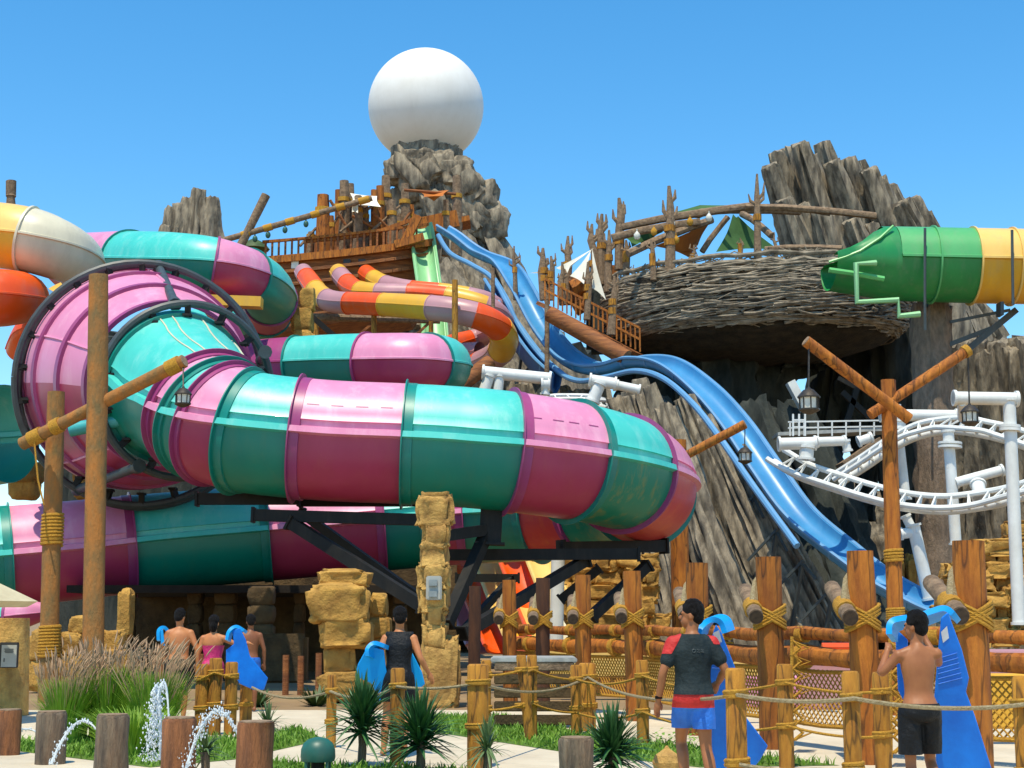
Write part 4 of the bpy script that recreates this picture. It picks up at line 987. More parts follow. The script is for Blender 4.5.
mb = MB(); mb.lathe((c.x, c.y, 0), [(.12, 0), (.12, .03), (.05, .04), (.05, c.z - .1)], 12); mb.build('stem', LAMP, t)

# planks of the low deck left of the middle posts
t = thing('timber_planter', 'low planter of dark horizontal planks between the small posts', 'planter', (P(520, 735, 23).x, 23, 0))
for k in range(5):
    z = .12 + k * .2; mb = MB(); a, b = P(494, 700, 23).x, P(574, 700, 23).x; mb.box(((a + b) / 2, 23, z), (b - a, .08, .15), bev=.015); mb.build('plank', GOLDD if k < 4 else WOODG, t)
mb = MB(); mb.box(((a + b) / 2, 23.6, 1.0), (b - a + .1, 1.3, .08), bev=.02); mb.build('top_board', GALV, t)

# ------------------------------------------------------------------ steel frame under the front tube
def beam(label, l, Y=35.5, w_=.3, m=STEELD, name='steel_trestle'):
    t = thing(name, label, 'steel frame', (P(*l[0][:2], Y).x, Y, 0))
    for q in l:
        x0, y0, x1, y1 = q[:4]; Y0 = q[4] if len(q) > 4 else Y; Y1 = q[5] if len(q) > 5 else Y0; ww = q[6] if len(q) > 6 else w_
        mb = MB(); A, B = P(x0, y0, Y0), P(x1, y1, Y1); mb.bar(A, B, ww, ww)
        d = (B - A).normalized()
        mb.bar(A, A + d * .06, ww * 1.35, ww * 1.35); mb.bar(B - d * .06, B, ww * 1.35, ww * 1.35); mb.build('beam', m, t, smooth=False)
    return t
beam('black steel beams and brace under the left part of the front tube', [(196, 499, 300, 499, 35.2, 35.2, .26), (252, 515, 428, 520, 34.2, 34.2, .26), (290, 522, 424, 607, 34.2, 33, .26), (300, 512, 420, 598, 36.2, 35, .2), (396, 583, 424, 610, 36, 36, .12), (300, 500, 425, 500, 36, 36, .3)])
beam('black steel beams and braces under the right end of the front tube', [(437, 537, 492, 529, 33.6, 34.6, .25), (440, 555, 640, 554, 35.5, 35.5, .26), (455, 578, 520, 578, 37.5, 37.5, .2), (492, 505, 490, 545, 34.6, 34.6, .5), (488, 530, 446, 625, 34.6, 33, .24), (586, 560, 462, 634, 35.8, 33, .24), (512, 578, 462, 632, 37.5, 36, .16), (600, 568, 560, 600, 37, 37, .22), (648, 565, 590, 618, 39, 38, .25), (560, 548, 665, 546, 37.5, 39, .3)])
mb = MB(); mb.tube([P(558, 560, 41), P(556, 655, 41)], .19, 14); single('white_column', mb, WHITE, 'white steel column standing behind the dark braces', 'column')
# ------------------------------------------------------------------ white roller coaster
def track(label, pts, g=.42, rr_=.09, tie=.42, spine=.12, bank=0.0, m=WHITE, drop=.3):
    cc = catmull([P(*p) for p in pts], 14); fr = frames(cc, bank=bank)
    t = thing('coaster_track', label, 'roller coaster track', (fr[0][0].x, fr[0][0].y, 0), 'white coaster track runs')
    for sg in (-1, 1):
        mb = MB(); mb.tube([p + s_ * sg * g for p, s_, u, k in fr], rr_, 8); mb.build('rail', m, t)
    mb = MB(); mb.tube([p - u * drop for p, s_, u, k in fr], spine, 10); mb.build('spine', m, t)
    acc = 0
    for i in range(1, len(fr)):
        acc += (fr[i][0] - fr[i - 1][0]).length
        if acc > tie:
            acc = 0; p, s_, u, k = fr[i]; mb = MB(); mb.bar(p - s_ * g, p - u * drop, .06, .06); mb.bar(p + s_ * g, p - u * drop, .06, .06); mb.bar(p - s_ * g, p + s_ * g, .05, .05); mb.build('crosstie', m, t, smooth=False)
    return t
track('lower white coaster track dipping behind the right lantern pole', [(775, 454, 47), (800, 468, 46.5), (835, 480, 46), (870, 491, 45.5), (905, 499, 45), (945, 502, 44.5), (985, 497, 44), (1020, 488, 43), (1060, 478, 42)], bank=-.5)
track('upper white coaster track arching behind the crossed logs', [(835, 476, 50), (860, 460, 49.5), (885, 443, 49), (910, 430, 48.5), (940, 423, 48), (970, 424, 47), (1000, 430, 46.5), (1050, 446, 45.5)], bank=-.45)
track('short white coaster track crest showing above the front tube', [(505, 412, 54), (520, 403, 53), (545, 398, 52), (575, 397, 52), (602, 399, 52), (622, 405, 53)], bank=-.3, g=.4, rr_=.07)
def wpipe(label, l, name='coaster_support', m=WHITE):
    t = thing(name, label, 'coaster support', (P(*l[0][:3]).x, l[0][2], 0), 'white steel coaster supports')
    for x0, y0, Y0, x1, y1, Y1, r in l:
        mb = MB(); A, B = P(x0, y0, Y0), P(x1, y1, Y1); d = (B - A).normalized(); mb.tube([A, B], r, 14); mb.build('pipe', m, t)
        if r > .12:
            for c in (A, B):
                mb = MB(); e = 1 if c is A else -1; mb.tube([c, c + d * .07 * e], r * 1.25, 14); mb.build('flange', m, t)
    return t
wpipe('tall white support column at the right with horizontal top pipe', [(1009, 398, 36, 1019, 625, 36, .15), (953, 398, 36, 1018, 399, 36, .16), (962, 402, 36, 962, 418, 37, .11), (1010, 425, 36, 1010, 431, 36, .2)])
wpipe('white column left of the tall one with cross arm', [(948, 430, 46, 956, 545, 46, .17), (955, 483, 46, 1003, 470, 46, .16), (950, 442, 46, 950, 448, 46, .29), (978, 484, 45.5, 980, 498, 45, .2)])
wpipe('white bent column behind the crossed logs with level pipe', [(895, 405, 50, 906, 500, 50, .16), (880, 415, 49.5, 957, 416, 49.5, .2), (899, 420, 49.5, 899, 430, 49.5, .22)])
wpipe('slanting white strut below the lower coaster track', [(913, 524, 45, 930, 600, 45, .19), (900, 534, 45, 916, 532, 45, .16), (905, 515, 45, 915, 535, 45, .14)])
wpipe('fat white pipes left of the crossed logs', [(778, 444, 46, 816, 443, 46, .19), (816, 442, 46.2, 845, 441, 46.4, .15), (845, 440, 46.4, 848, 452, 46.4, .13), (807, 446, 46, 806, 460, 46, .22), (858, 442, 47, 872, 437, 47, .15)])
wpipe('white coaster crossbar with two legs above the teal section', [(482, 372, 50, 551, 379, 50, .21), (490, 375, 50, 482, 396, 50, .19), (500, 375, 50, 497, 398, 50, .17), (546, 380, 50, 545, 395, 50, .14), (541, 384, 50, 550, 384, 50, .22)])
wpipe('short white crossbar with one leg right of the first', [(589, 380, 50, 616, 384, 50, .2), (600, 383, 50, 592, 402, 50, .22), (616, 385, 50.5, 640, 390, 50.5, .16)])
# maintenance walkway
t = thing('service_walkway', 'grey service walkway with thin railings behind the lantern', 'walkway', (P(830, 440, 52).x, 52, 0))
mb = MB(); mb.bar(P(775, 436, 52), P(905, 430, 52), 1.2, .12); mb.build('deck', GALV, t)
for k in range(9): mb = MB(); x = 790 + k * 14; mb.bar(P(x, 436, 51.4), P(x, 422, 51.4), .05, .05); mb.build('baluster', WHITE, t)
for y in (422, 428): mb = MB(); mb.bar(P(788, y, 51.4), P(905, y - 2, 51.4), .05, .05); mb.build('handrail', WHITE, t)
mb = MB()
for x in (793, 799, 805): mb.bar(P(x, 436, 51), P(x, 414, 51), .06, .06)
mb.bar(P(793, 420, 51), P(806, 420, 51), .05, .05); mb.bar(P(793, 427, 51), P(806, 427, 51), .05, .05); mb.build('ladder_cage', WHITE, t)
mb = MB(); mb.bar(P(843, 470, 51), P(880, 445, 51), 1.2, .5); mb.build('stair', WOODG, t)
mb = MB(); mb.bar(P(790, 382, 55), P(805, 410, 55), .5, .3); single('white_brace', mb, WHITE, 'white brace glimpsed in the dark hollow behind the lantern', 'brace')
mb = MB(); mb.bar(P(842, 392, 55), P(870, 418, 55), .2, .2); mb.bar(P(857, 388, 55), P(846, 425, 55), .2, .2); mb.bar(P(838, 378, 55), P(858, 389, 55), .15, .15)
single('dark_brace', mb, STEELD, 'dark crossing steel braces against the sky gap under the nest', 'brace')

# ------------------------------------------------------------------ ship
ship = thing('pirate_ship', 'reddish brown wooden pirate ship set high among the slides', 'ship', (P(340, 300, 68).x, 68, 0))
def hullpt(u, v):   # u: 0 stern (left) .. 1 bow (right); v: 0 top .. 1 keel
    px = 262 + u * 166 - v * v * (12 + 10 * u); top = 263 - 18 * u - 7 * sin(pi * u) * -.2; py = top + v * (74 - 10 * u)
    Y = 66.5 + (max(v, 0) ** 1.5) * .4 + 2.5 * max(0, u - .75) ** 2 * 16 * .3
    return P(px, py, Y)
mb = MB(); vs = []; nu, nv = 26, 16
for i in range(nu + 1):
    for j in range(nv + 1):
        p = hullpt(i / nu, j / nv); p = p + Vector((0, -.05 * (j % 2), 0)); vs.append(p)
fs = [(i * (nv + 1) + j, (i + 1) * (nv + 1) + j, (i + 1) * (nv + 1) + j + 1, i * (nv + 1) + j + 1) for i in range(nu) for j in range(nv)]
n0 = len(vs); back = [v + Vector((0, 5, 0)) for v in vs]; vs += back
fs += [tuple(k + n0 for k in f_)[::-1] for f_ in fs]
for i in range(nu):   # deck and keel
    a, b = i * (nv + 1), (i + 1) * (nv + 1); fs.append((a, a + n0, b + n0, b)); fs.append((a + nv, b + nv, b + nv + n0, a + nv + n0))
for j in range(nv):
    fs.append((j, j + 1, j + 1 + n0, j + n0)); a = nu * (nv + 1) + j; fs.append((a, a + n0, a + 1 + n0, a + 1))
mb.add(vs, fs); mb.build('hull', WOODR, ship, smooth=False)
for v in (-.02, .16, .34):
    mb = MB(); pts = [hullpt(u / 20, v) + Vector((0, -.15, 0)) for u in range(0, 21 if v > 0 else 22)]
    for i in range(len(pts) - 1): mb.bar(pts[i], pts[i + 1], .25, .32 if v < 0 else .14)
    mb.build('gunwale' if v < 0 else 'wale', WOODR if v > 0 else WOOD, ship, smooth=False)
for px, py in ((347, 263), (362, 263), (295, 265)): mb = MB(); mb.box(P(px, py, 66.4), (.32, .12, .34)); mb.build('gunport', INK if px > 300 else SAILW, ship)
for k in range(24):
    u = .02 + k / 24 * .95; a = hullpt(u, 0); mb = MB(); mb.bar(a, a + Vector((0, 0, .95)), .09, .09); mb.build('baluster', WOODR, ship)
mb = MB(); pts = [hullpt(u / 10, 0) + Vector((0, 0, .98)) for u in range(11)]
for i in range(10): mb.bar(pts[i], pts[i + 1], .14, .12)
mb.build('deck_rail', WOOD, ship, smooth=False)
mb = MB(); pts = [(306, 241), (340, 238), (375, 233), (420, 217)]
for i in range(3): mb.bar(P(*pts[i], 66.6), P(*pts[i + 1], 66.6), .13, .18)
mb.build('upper_rail', WOOD, ship, smooth=False)
mb = MB(); mb.bar(P(403, 246, 66.4), P(418, 216, 66.4), .3, .4); mb.bar(P(395, 245, 66.2), P(424, 237, 66.2), .3, .35); mb.build('bow_post', WOOD, ship, smooth=False)
mb = MB(); mb.bar(P(306, 252, 69), P(400, 246, 69), .3, 1.4); mb.build('cabin_wall', WOODR, ship, smooth=False)
mb = MB(); mb.bar(P(402, 236, 70), P(470, 222, 70), 1.6, .25); mb.bar(P(420, 226, 69), P(458, 218, 69), .1, .8); mb.build('gangway', WOOD, ship, smooth=False)
# posts crowding the deck
sp = [(323, 195, 14), (344, 181, 11), (350, 184, 10), (338, 190, 8), (358, 196, 9), (365, 204, 8), (380, 186, 9), (386, 176, 11), (392, 200, 9), (374, 190, 8), (405, 184, 10), (457, 176, 10), (331, 216, 7), (311, 232, 8), (398, 214, 7), (411, 205, 7), (446, 200, 7), (371, 222, 6)]
for i, (x, y, w_) in enumerate(sp):
    Y = 67.5 + (i % 4) * .6; mb = MB(); r = S(w_, Y) / 2 * 1.05
    t = thing('deck_post', ['rough timber post rising from the ship deck', 'tallest rough timber post beside the ship bow'][i == 11], 'post', tuple(P(x, 256, Y)), 'rough posts crowding the ship deck')
    a, b = P(x - 1, 256, Y), P(x, y, Y); mb.tube([a, a.lerp(b, .5) + Vector((.05, 0, 0)), b], [r * 1.1, r, r * .8], 9, wob=.2, seed=i); mb.build('shaft', WOOD if i % 3 == 0 else WOODG, t)
    mb = MB(); c = a.lerp(b, .72); mb.tube([c, c + Vector((0, 0, .2))], r * 1.14, 9); mb.build('rope_wrap', ROPE, t)
for i, (x0, y0, x1, y1) in enumerate([(330, 200, 362, 252), (366, 236, 400, 206), (352, 216, 382, 232), (318, 250, 345, 205), (388, 244, 412, 210), (300, 246, 316, 228), (372, 212, 396, 236), (340, 232, 372, 206), (404, 190, 456, 194)]):
    mb = MB(); mb.tube([P(x0, y0, 67.4), P(x1, y1, 67.8)], .07, 6); single('deck_spar', mb, WOODG if i % 2 else WOODR, 'thin timber spar leaning between the ship posts', 'spar', 'thin spars between the ship posts')
t = log('long bamboo yard slanting over the ship towards the left', (372, 198), (214, 243), .14, 66, 66, WOODG, lash=((.05, .25), (.2, .2), (.36, .2), (.52, .2), (.66, .2), (.8, .2)), name='yard', cat='yard')
for i, (x, y) in enumerate([(268, 233), (285, 228), (255, 237), (306, 222)]):
    mb = MB(); mb.tube([P(x, y - 4, 66), P(x, y, 66)], .03, 5); mb.ball(P(x, y + 2, 66), (.12, .12, .16), 8, 6); single('hanging_bell', mb, GRNL, 'small green bell hanging from the slanting yard', 'bell', 'bells on the yard')
log('thick brown spar leaning up right beside the small rock', (240, 247), (266, 195), .2, 66, 66, WOODG, name='spar', cat='spar')
mb = MB(); mb.tube([P(11, 212, 60), P(11, 197, 60), P(11, 195, 60), P(11, 181, 60)], [.22, .16, .2, .2], 10, wob=.2); mb.ball(P(11, 196, 60), (.22, .22, .1), 8, 6); single('post_finial', mb, WOODG, 'carved post top above the yellow tube at top left', 'post')
mb = MB(); mb.lathe(P(303, 262, 68) - Vector((2.3, 0, -.6)), [(.4, -.2), (.75, 0), (.5, .3), (.1, .5)], 9); single('deck_shrub', mb, SHRUB, 'small dark leafy tuft at the left end of the ship', 'plant')
def sail(label, pts, m, name='shade_sail', sag=.12, n=8):
    """triangle or quad sail with concave edges, slightly thick"""
    q = [Vector(P(*p)) for p in pts]
    if len(q) == 3: q = [q[0], q[1], q[2], q[2]]
    mb = MB(); vs = []
    cen = sum(q, Vector()) / 4
    for i in range(n + 1):
        for j in range(n + 1):
            u, v = i / n, j / n; p = (q[0] * (1 - u) + q[1] * u) * (1 - v) + (q[3] * (1 - u) + q[2] * u) * v
            e = min(u, 1 - u) * min(v, 1 - v) * 4
            p = p + (cen - p) * (.22 * (1 - 4 * (max(abs(u - .5), abs(v - .5)) - .5) ** 2 * 0) * (sin(pi * u) * (1 if v in (0, 1) else .5) * .6 + sin(pi * v) * (1 if u in (0, 1) else .5) * .6)) - Vector((0, 0, sag * e * 3))
            vs.append(p)
    fs = [(i * (n + 1) + j, (i + 1) * (n + 1) + j, (i + 1) * (n + 1) + j + 1, i * (n + 1) + j + 1) for i in range(n) for j in range(n)]
    mb.add(vs, fs); return single(name, mb, m, label, 'sail')
sail('white awning cloth stretched between the ship posts', [(350, 193, 68), (377, 196, 68), (381, 207, 66.5), (352, 205, 66.5)], SAILW)
sail('small white cloth hanging below the ship awning', [(352, 200, 67), (359, 200, 67), (358, 213, 66.5), (352, 212, 66.5)], SAILW)
sail('orange awning cloth by the rock tower', [(420, 192, 68), (449, 190, 68), (443, 196, 66), (424, 197, 66)], SAILO)

# ------------------------------------------------------------------ nest
nx, ny, nY = 752, 287, 60.5
C0 = P(nx, ny, nY); RX = S(153, nY); 
nest = thing('twig_nest', 'wide nest platform woven from pale twigs over a dark underside', 'nest', (C0.x, C0.y, 0))
def nestp(a, v, out=1.0):   # v 0 rim .. 1 bottom
    prof = [(1.0, 0), (1.02, -1.0), (.98, -2.0), (.86, -2.5), (.6, -2.95), (.4, -3.1)]
    f_ = v * (len(prof) - 1); i = min(int(f_), len(prof) - 2); q = f_ - i
    k = prof[i][0] * (1 - q) + prof[i + 1][0] * q; z = prof[i][1] * (1 - q) + prof[i + 1][1] * q
    return C0 + Vector((cos(a) * RX * k * out, sin(a) * RX * .72 * k * out, z + .25 * cos(a) * (1 - v)))
mb = MB(); vs = []; na, nv = 72, 22
for j in range(nv + 1):
    for i in range(na):
        a = 2 * pi * i / na; p = nestp(a, j / nv); d = noise.noise(Vector((cos(a) * 5, sin(a) * 5, j * .5))) * .35; vs.append(p + Vector((cos(a) * d, sin(a) * d, d * .4)))
fs = [(j * na + i, j * na + (i + 1) % na, (j + 1) * na + (i + 1) % na, (j + 1) * na + i) for j in range(nv) for i in range(na)]
fs.append(tuple(range(na))[::-1]); fs.append(tuple(nv * na + i for i in range(na)))
mb.add(vs, fs); mb.build('basket', NESTD, nest)
mb = MB(); r3 = random.Random(9)
for k in range(950):
    a0 = r3.uniform(pi, 2 * pi) if k < 820 else r3.uniform(0, pi); v0 = r3.uniform(0, .52) ** 1.0; L = r3.uniform(.25, .8); dv = r3.gauss(0, .03); pts = []; w0 = r3.uniform(0, 6)
    for i in range(8):
        q = i / 7; a = a0 + L * (q - .5); v = max(0, min(.6, v0 + dv * (q - .5) * 2 + .018 * sin(w0 + q * 7))); pts.append(nestp(a, v, 1.015 + .02 * sin(w0 + q * 4)) + Vector((0, 0, .05 * sin(w0 * 2 + q * 9))))
    r0 = r3.choice([.025, .03, .035, .05, .065]); mb.tube(pts, [r0 * (1 - .5 * i / 7) for i in range(8)], 5)
mb.build('twigs', TWIG, nest)
mb = MB()
for k in range(160):
    a0 = r3.uniform(pi, 2 * pi); pts = [nestp(a0 + .12 * q * r3.uniform(-1, 1), -.0, 1.0) + Vector((0, 0, .12 + q * r3.uniform(.0, .45))) for q in (0, .5, 1)]; mb.tube(pts, .025, 4)
mb.tube([nestp(2 * pi * i / 60, 0, 1.0) + Vector((0, 0, .35 + .05 * sin(i * 1.7))) for i in range(61)], .09, 7)
mb.tube([nestp(2 * pi * i / 60, 0, 1.0) + Vector((0, 0, .05 + .08 * sin(i * 2.7))) for i in range(61)], .11, 7)
mb.build('rim', TWIG, nest)
# branching posts
def branch_post(label, px, py, pb, Y, w_, seed, group='forked driftwood posts round the nest'):
    r2 = random.Random(seed); b, a = P(px - r2.uniform(-3, 3), pb, Y), P(px, py, Y); r = S(w_, Y) / 2
    t = thing('driftwood_post', label, 'post', tuple(b), group)
    mid = b.lerp(a, .55) + Vector((r2.uniform(-.1, .1), 0, 0)); up = b.lerp(a, .75) + Vector((r2.uniform(-.1, .1), 0, 0))
    mb = MB(); mb.tube([b, mid, up, a], [r * 1.1, r * .9, r * .75, r * .3], 8, wob=.25, seed=seed); mb.build('trunk', WOODG, t)
    H = (a - b).length
    for k in range(3):
        s0 = b.lerp(a, r2.uniform(.6, .85)); sg = -1 if k % 2 else 1
        e = s0 + Vector((sg * r2.uniform(.25, .5) * H * .22, 0, H * r2.uniform(.12, .24))); mb = MB()
        mb.tube([s0, s0.lerp(e, .5) + Vector((sg * .1, 0, -.05)), e], [r * .5, r * .4, r * .15], 6, wob=.2); mb.build('branch', WOODG, t)
    for k in (.35, .5):
        if r2.random() < .6: mb = MB(); c = b.lerp(a, k); mb.tube([c, c + Vector((0, 0, .25))], r * 1.1, 8); mb.build('rope_wrap', WOODL, t)
D = [(514, 246, 300, 62, 5, 'leftmost thin driftwood post by the blue slide'), (543, 248, 300, 60, 9, 'paired driftwood post, taller one left of the white sail'), (551, 256, 300, 60, 7, 'paired driftwood post, shorter one left of the white sail'), (568, 236, 300, 60, 8, 'driftwood post at the left tip of the white sail'),
     (562, 262, 305, 59, 7, 'short driftwood post under the left tip of the white sail'), (592, 224, 290, 60, 9, 'driftwood post where the white sails meet'), (602, 214, 285, 60, 10, 'forked driftwood post just right of the white sails'), (609, 230, 292, 59, 8, 'driftwood post behind the right white sail'),
     (619, 198, 270, 59, 10, 'tall driftwood post at the left end of the nest'), (626, 240, 275, 58.5, 7, 'short driftwood post inside the left end of the nest'), (669, 186, 278, 57, 11, 'tallest forked driftwood post before the orange sail'), (651, 240, 280, 57, 6, 'thin driftwood post left of the orange sail'),
     (694, 245, 275, 57, 5, 'thin stake on the nest rim right of the orange sail'), (757, 174, 268, 56.5, 8, 'forked driftwood post before the green sail'), (740, 238, 262, 57, 4, 'thin stake before the green sail'), (774, 232, 262, 58, 4, 'thin stake right of the green sail'), (588, 262, 320, 58, 7, 'driftwood post below the white sails'), (614, 276, 335, 57.5, 8, 'driftwood post at the left edge of the nest wall')]
for i, q in enumerate(D): branch_post(q[5], q[0], q[1], q[2], q[3], q[4], i + 3)
def beamlog(label, a, b, r, m=WOODG): 
    A, B = P(*a), P(*b); mb = MB(); mb.tube([A, A.lerp(B, .3) + Vector((0, 0, .08)), A.lerp(B, .7) + Vector((0, 0, .06)), B], r, 8, wob=.2, seed=a[0]); single('roof_log', mb, m, label, 'log', 'logs roofing the nest')
beamlog('upper front roof log running right over the nest', (618, 228, 59), (760, 205, 58), .16); beamlog('roof log running right to the rock fan', (745, 207, 58), (876, 216, 58), .14)
beamlog('lower front roof log over the orange sail', (612, 238, 58), (700, 222, 58), .16); beamlog('slanting roof log down to the left rim', (628, 254, 57), (712, 220, 58.5), .15)
beamlog('dark slanting strut between the sails', (702, 252, 59), (728, 217, 59), .12); beamlog('rear roof log above the green sail', (700, 212, 61), (800, 212, 62), .15); beamlog('right slanting roof log beside the green sail', (742, 214, 60), (772, 236, 58), .14)
beamlog('level rim log ending at the green tube mouth', (765, 250, 57.5), (842, 249, 56.5), .13); beamlog('thin upper log beside the rock fan', (762, 208, 59), (830, 214, 59), .09)
sail('large green sail on the right of the nest roof', [(733, 214, 60), (738, 216, 60), (779, 250, 61), (716, 252, 58)], SAILG)
sail('orange sail in the middle of the nest roof', [(711, 221, 60), (654, 246, 58), (690, 258, 60), (698, 245, 61)], SAILO)
sail('dark green sail strip at the left of the nest roof', [(622, 236, 58.5), (666, 226, 59.5), (663, 232, 60), (632, 247, 58)], SAILG)
sail('thin green roof edge over the left of the nest', [(634, 222, 59), (700, 205, 62), (758, 204, 62), (700, 210, 59)], SAILG)
sail('white triangular sail, left one with its tip pointing left', [(556, 268, 59), (594, 248, 59.5), (570, 266, 59), (566, 276, 59)], SAILW, sag=.02)
sail('white triangular sail, small middle one', [(591, 250, 59), (570, 276, 59), (584, 284, 58.5)], SAILW, sag=.02)
sail('white triangular sail, narrow right one hanging down', [(592, 248, 58.4), (606, 300, 58), (592, 288, 58.2)], SAILW, sag=.02)
sail('narrow white sail edge by the blue slide', [(529, 273, 61), (545, 270, 61), (551, 274, 61)], SAILW, sag=.02)
for i, (x, y) in enumerate([(654, 232), (637, 236), (690, 222), (709, 218), (676, 240), (672, 224)]):
    mb = MB(); mb.tube([P(x, y - 7, 57), P(x, y - 2, 57)], .02, 4); mb.lathe(P(x, y, 57), [(.04, .18), (.13, .06), (.12, -.08), (.06, -.14)], 8); single('nest_lantern', mb, GLASS if i % 2 else ROPE, 'tiny gourd lamp hanging under the nest roof', 'lamp', 'gourd lamps under the nest roof')
# hut and stairs left of nest
t = thing('timber_stairs', 'timber stair ramp with slatted railing descending right to the blue slide hump', 'stairs', (P(590, 330, 57).x, 57, 0))
A, B = P(545, 302, 59), P(640, 352, 57); mb = MB(); mb.bar(A + Vector((0, .7, 0)), B + Vector((0, .7, 0)), 1.4, .14); mb.build('deck', WOODR, t)
for dz in (.95, .5): mb = MB(); mb.bar(A + Vector((0, 0, dz)), B + Vector((0, 0, dz)), .08, .08); mb.build('handrail', WOOD, t)
for k in range(22): mb = MB(); p = A.lerp(B, k / 21); mb.bar(p, p + Vector((0, 0, .95)), .06, .06); mb.build('baluster', WOOD, t)
mb = MB(); mb.tube([P(550, 314, 57.5), P(626, 358, 56)], .32, 12); single('support_log', mb, WOODR, 'thick brown log under the timber stairs', 'log')
mb = MB(); mb.tube([P(575, 310, 60), P(600, 296, 60)], .28, 10); mb.tube([P(572, 290, 60), P(590, 282, 60)], .4, 8); single('support_log', mb, WOOD, 'short brown log rising under the white sails', 'log')
mb = MB(); mb.box(P(577, 290, 61), (1.0, .6, 1.2), bev=.05); single('stair_hut', mb, WOODR, 'small reddish timber hut wall behind the white sails', 'hut')
mb = MB(); mb.box(P(607, 285, 61.5), (.9, .6, 1.6), bev=.05); single('stair_hut', mb, WOOD, 'orange timber hut wall left of the nest', 'hut')
mb = MB(); mb.box(P(606, 322, 60), (1.6, 1, 2.6), bev=.2); single('dark_stub', mb, ROCKD, 'dark rock stub under the left rim of the nest', 'rock')

# scaffold of timber poles behind the striped slides
for i, (x, y0, y1, w_, lab) in enumerate([(316, 318, 380, 6, 'timber pole under the left bend of the striped slides'), (374, 312, 385, 6, 'timber pole under the middle of the striped slides'), (431, 312, 372, 5, 'timber pole left of the slide loop'), (455, 280, 360, 6, 'timber pole standing before the striped slides'), (493, 268, 340, 4, 'timber pole between the striped slides and the blue slide'), (547, 300, 372, 5, 'timber pole left of the stair ramp')]):
    pole('scaffold_pole', lab, x, y0, x, y1, 58 if i != 3 else 55, S(w_, 58) / 2, m=WOODL if i < 4 else WOODG, toground=False, group='timber poles carrying the striped slides', n=8)
mb = MB(); mb.tube([P(308, 317, 60), P(440, 320, 60)], .16, 8); single('scaffold_log', mb, WOODG, 'level log below the striped slides', 'log')
mb = MB(); mb.bar(P(340, 350, 60), P(372, 324, 60), .1, .1); single('scaffold_log', mb, WOODR, 'thin slanting brace left of the middle pole', 'log')
mb = MB(); mb.bar(P(400, 350, 60), P(430, 322, 60), .1, .1); single('scaffold_log', mb, WOODR, 'thin slanting brace right of the middle pole', 'log')
mb = MB(); mb.bar(P(310, 315, 56), P(348, 348, 56), .2, .2); single('steel_brace', mb, STEELD, 'dark steel brace slanting down beside the golden ruin column', 'brace')
mb = MB(); mb.bar(P(205, 301, 48.8), P(262, 303, 48.8), .55, .34); single('yellow_beam', mb, YELLOW, 'flat yellow beam end under the high pink and teal tube', 'beam')
mb = MB(); mb.tube([P(442, 400, 55), P(490, 362, 56)], .3, 10); single('scaffold_log', mb, WOODR, 'thick reddish log slanting up right below the slide loop', 'log')
stones('golden ruin column behind the high curved tube', [(290, 330, 316, 380, 54.5), (291, 308, 314, 334, 54.5), (300, 288, 316, 312, 54.5)], name='ruin_stub', seed=63, amp=.14)
# parasol at the left edge
t = thing('parasol', 'beige parasol corner poking in at the left edge', 'parasol', (P(-45, 700, 24).x, 24, 0))
c = P(-45, 562, 24); mb = MB(); rim = []
for k in range(8):
    a = 2 * pi * k / 8 ; rim.append(c + Vector((cos(a) * 1.35, sin(a) * 1.35, -.62 + (0))))
rim2 = [p - Vector((0, 0, .02)) for p in rim]
mb.add([c] + rim, [(0, 1 + k, 1 + (k + 1) % 8) for k in range(8)]); mb.add([c - Vector((0, 0, .03))] + [p + (c - p) * .12 - Vector((0, 0, .16)) for p in rim], [(0, 1 + (k + 1) % 8, 1 + k) for k in range(8)])
vs = rim + [p + (c - p) * .12 - Vector((0, 0, .16)) for p in rim]; mb.add(vs, [(k, 8 + k, 8 + (k + 1) % 8, (k + 1) % 8) for k in range(8)])
mb.build('canopy', BEIGE, t, smooth=False)
mb = MB(); mb.tube([(c.x, c.y, 0), tuple(c)], .035, 8); mb.build('pole', WOODL, t)
# ------------------------------------------------------------------ plants
def yucca(label, px, py, Y, R, n, m, droop=.25, h=0.0, seed=0):
    r2 = random.Random(seed); c = P(px, py, Y); t = thing('yucca_plant', label, 'plant', (c.x, c.y, 0), 'spiky yucca plants in the foreground')
    mb = MB(); mb.tube([(c.x, c.y, -.02), (c.x + .01, c.y, c.z * .5), tuple(c)], [.05, .045, .05], 8); mb.build('stem', STUMP, t)
    mb = MB()
    for k in range(n):
        a = r2.uniform(0, 2 * pi); el = r2.uniform(-.35, 1.5) if k % 3 else r2.uniform(.7, 1.5); L = R * r2.uniform(.75, 1.08); d = Vector((cos(a) * cos(el), sin(a) * cos(el), sin(el)))
        s_ = d.cross(Vector((0, 0, 1))).normalized() if abs(d.z) < .98 else Vector((1, 0, 0)); o = c + Vector((0, 0, r2.uniform(-.25, .12) * R))
        w_ = R * .05; vs = []; N_ = 4
        for i in range(N_ + 1):
            q = i / N_; p = o + d * (L * q) - Vector((0, 0, droop * L * q * q * cos(el))); ww = w_ * (1 - q) ** .6 * (1 if q > .1 else .7) + .001
            nrm = s_.cross(d); vs += [p - s_ * ww, p + nrm * ww * .35, p + s_ * ww]
        mb.add(vs, [(3 * i, 3 * i + 1, 3 * i + 4, 3 * i + 3) for i in range(N_)] + [(3 * i + 1, 3 * i + 2, 3 * i + 5, 3 * i + 4) for i in range(N_)])
    mb.build('leaves', m, t, smooth=False)
yucca('dark green yucca left of the man in black', 362, 722, 17, .56, 260, YUCCA, seed=1)
yucca('dark green yucca at the feet of the man in black', 420, 737, 16.4, .54, 260, YUCCA, seed=2)
yucca('sparse greyish yucca by the stout pale post', 487, 748, 16.2, .36, 60, YUCCAG, droop=.5, seed=3)
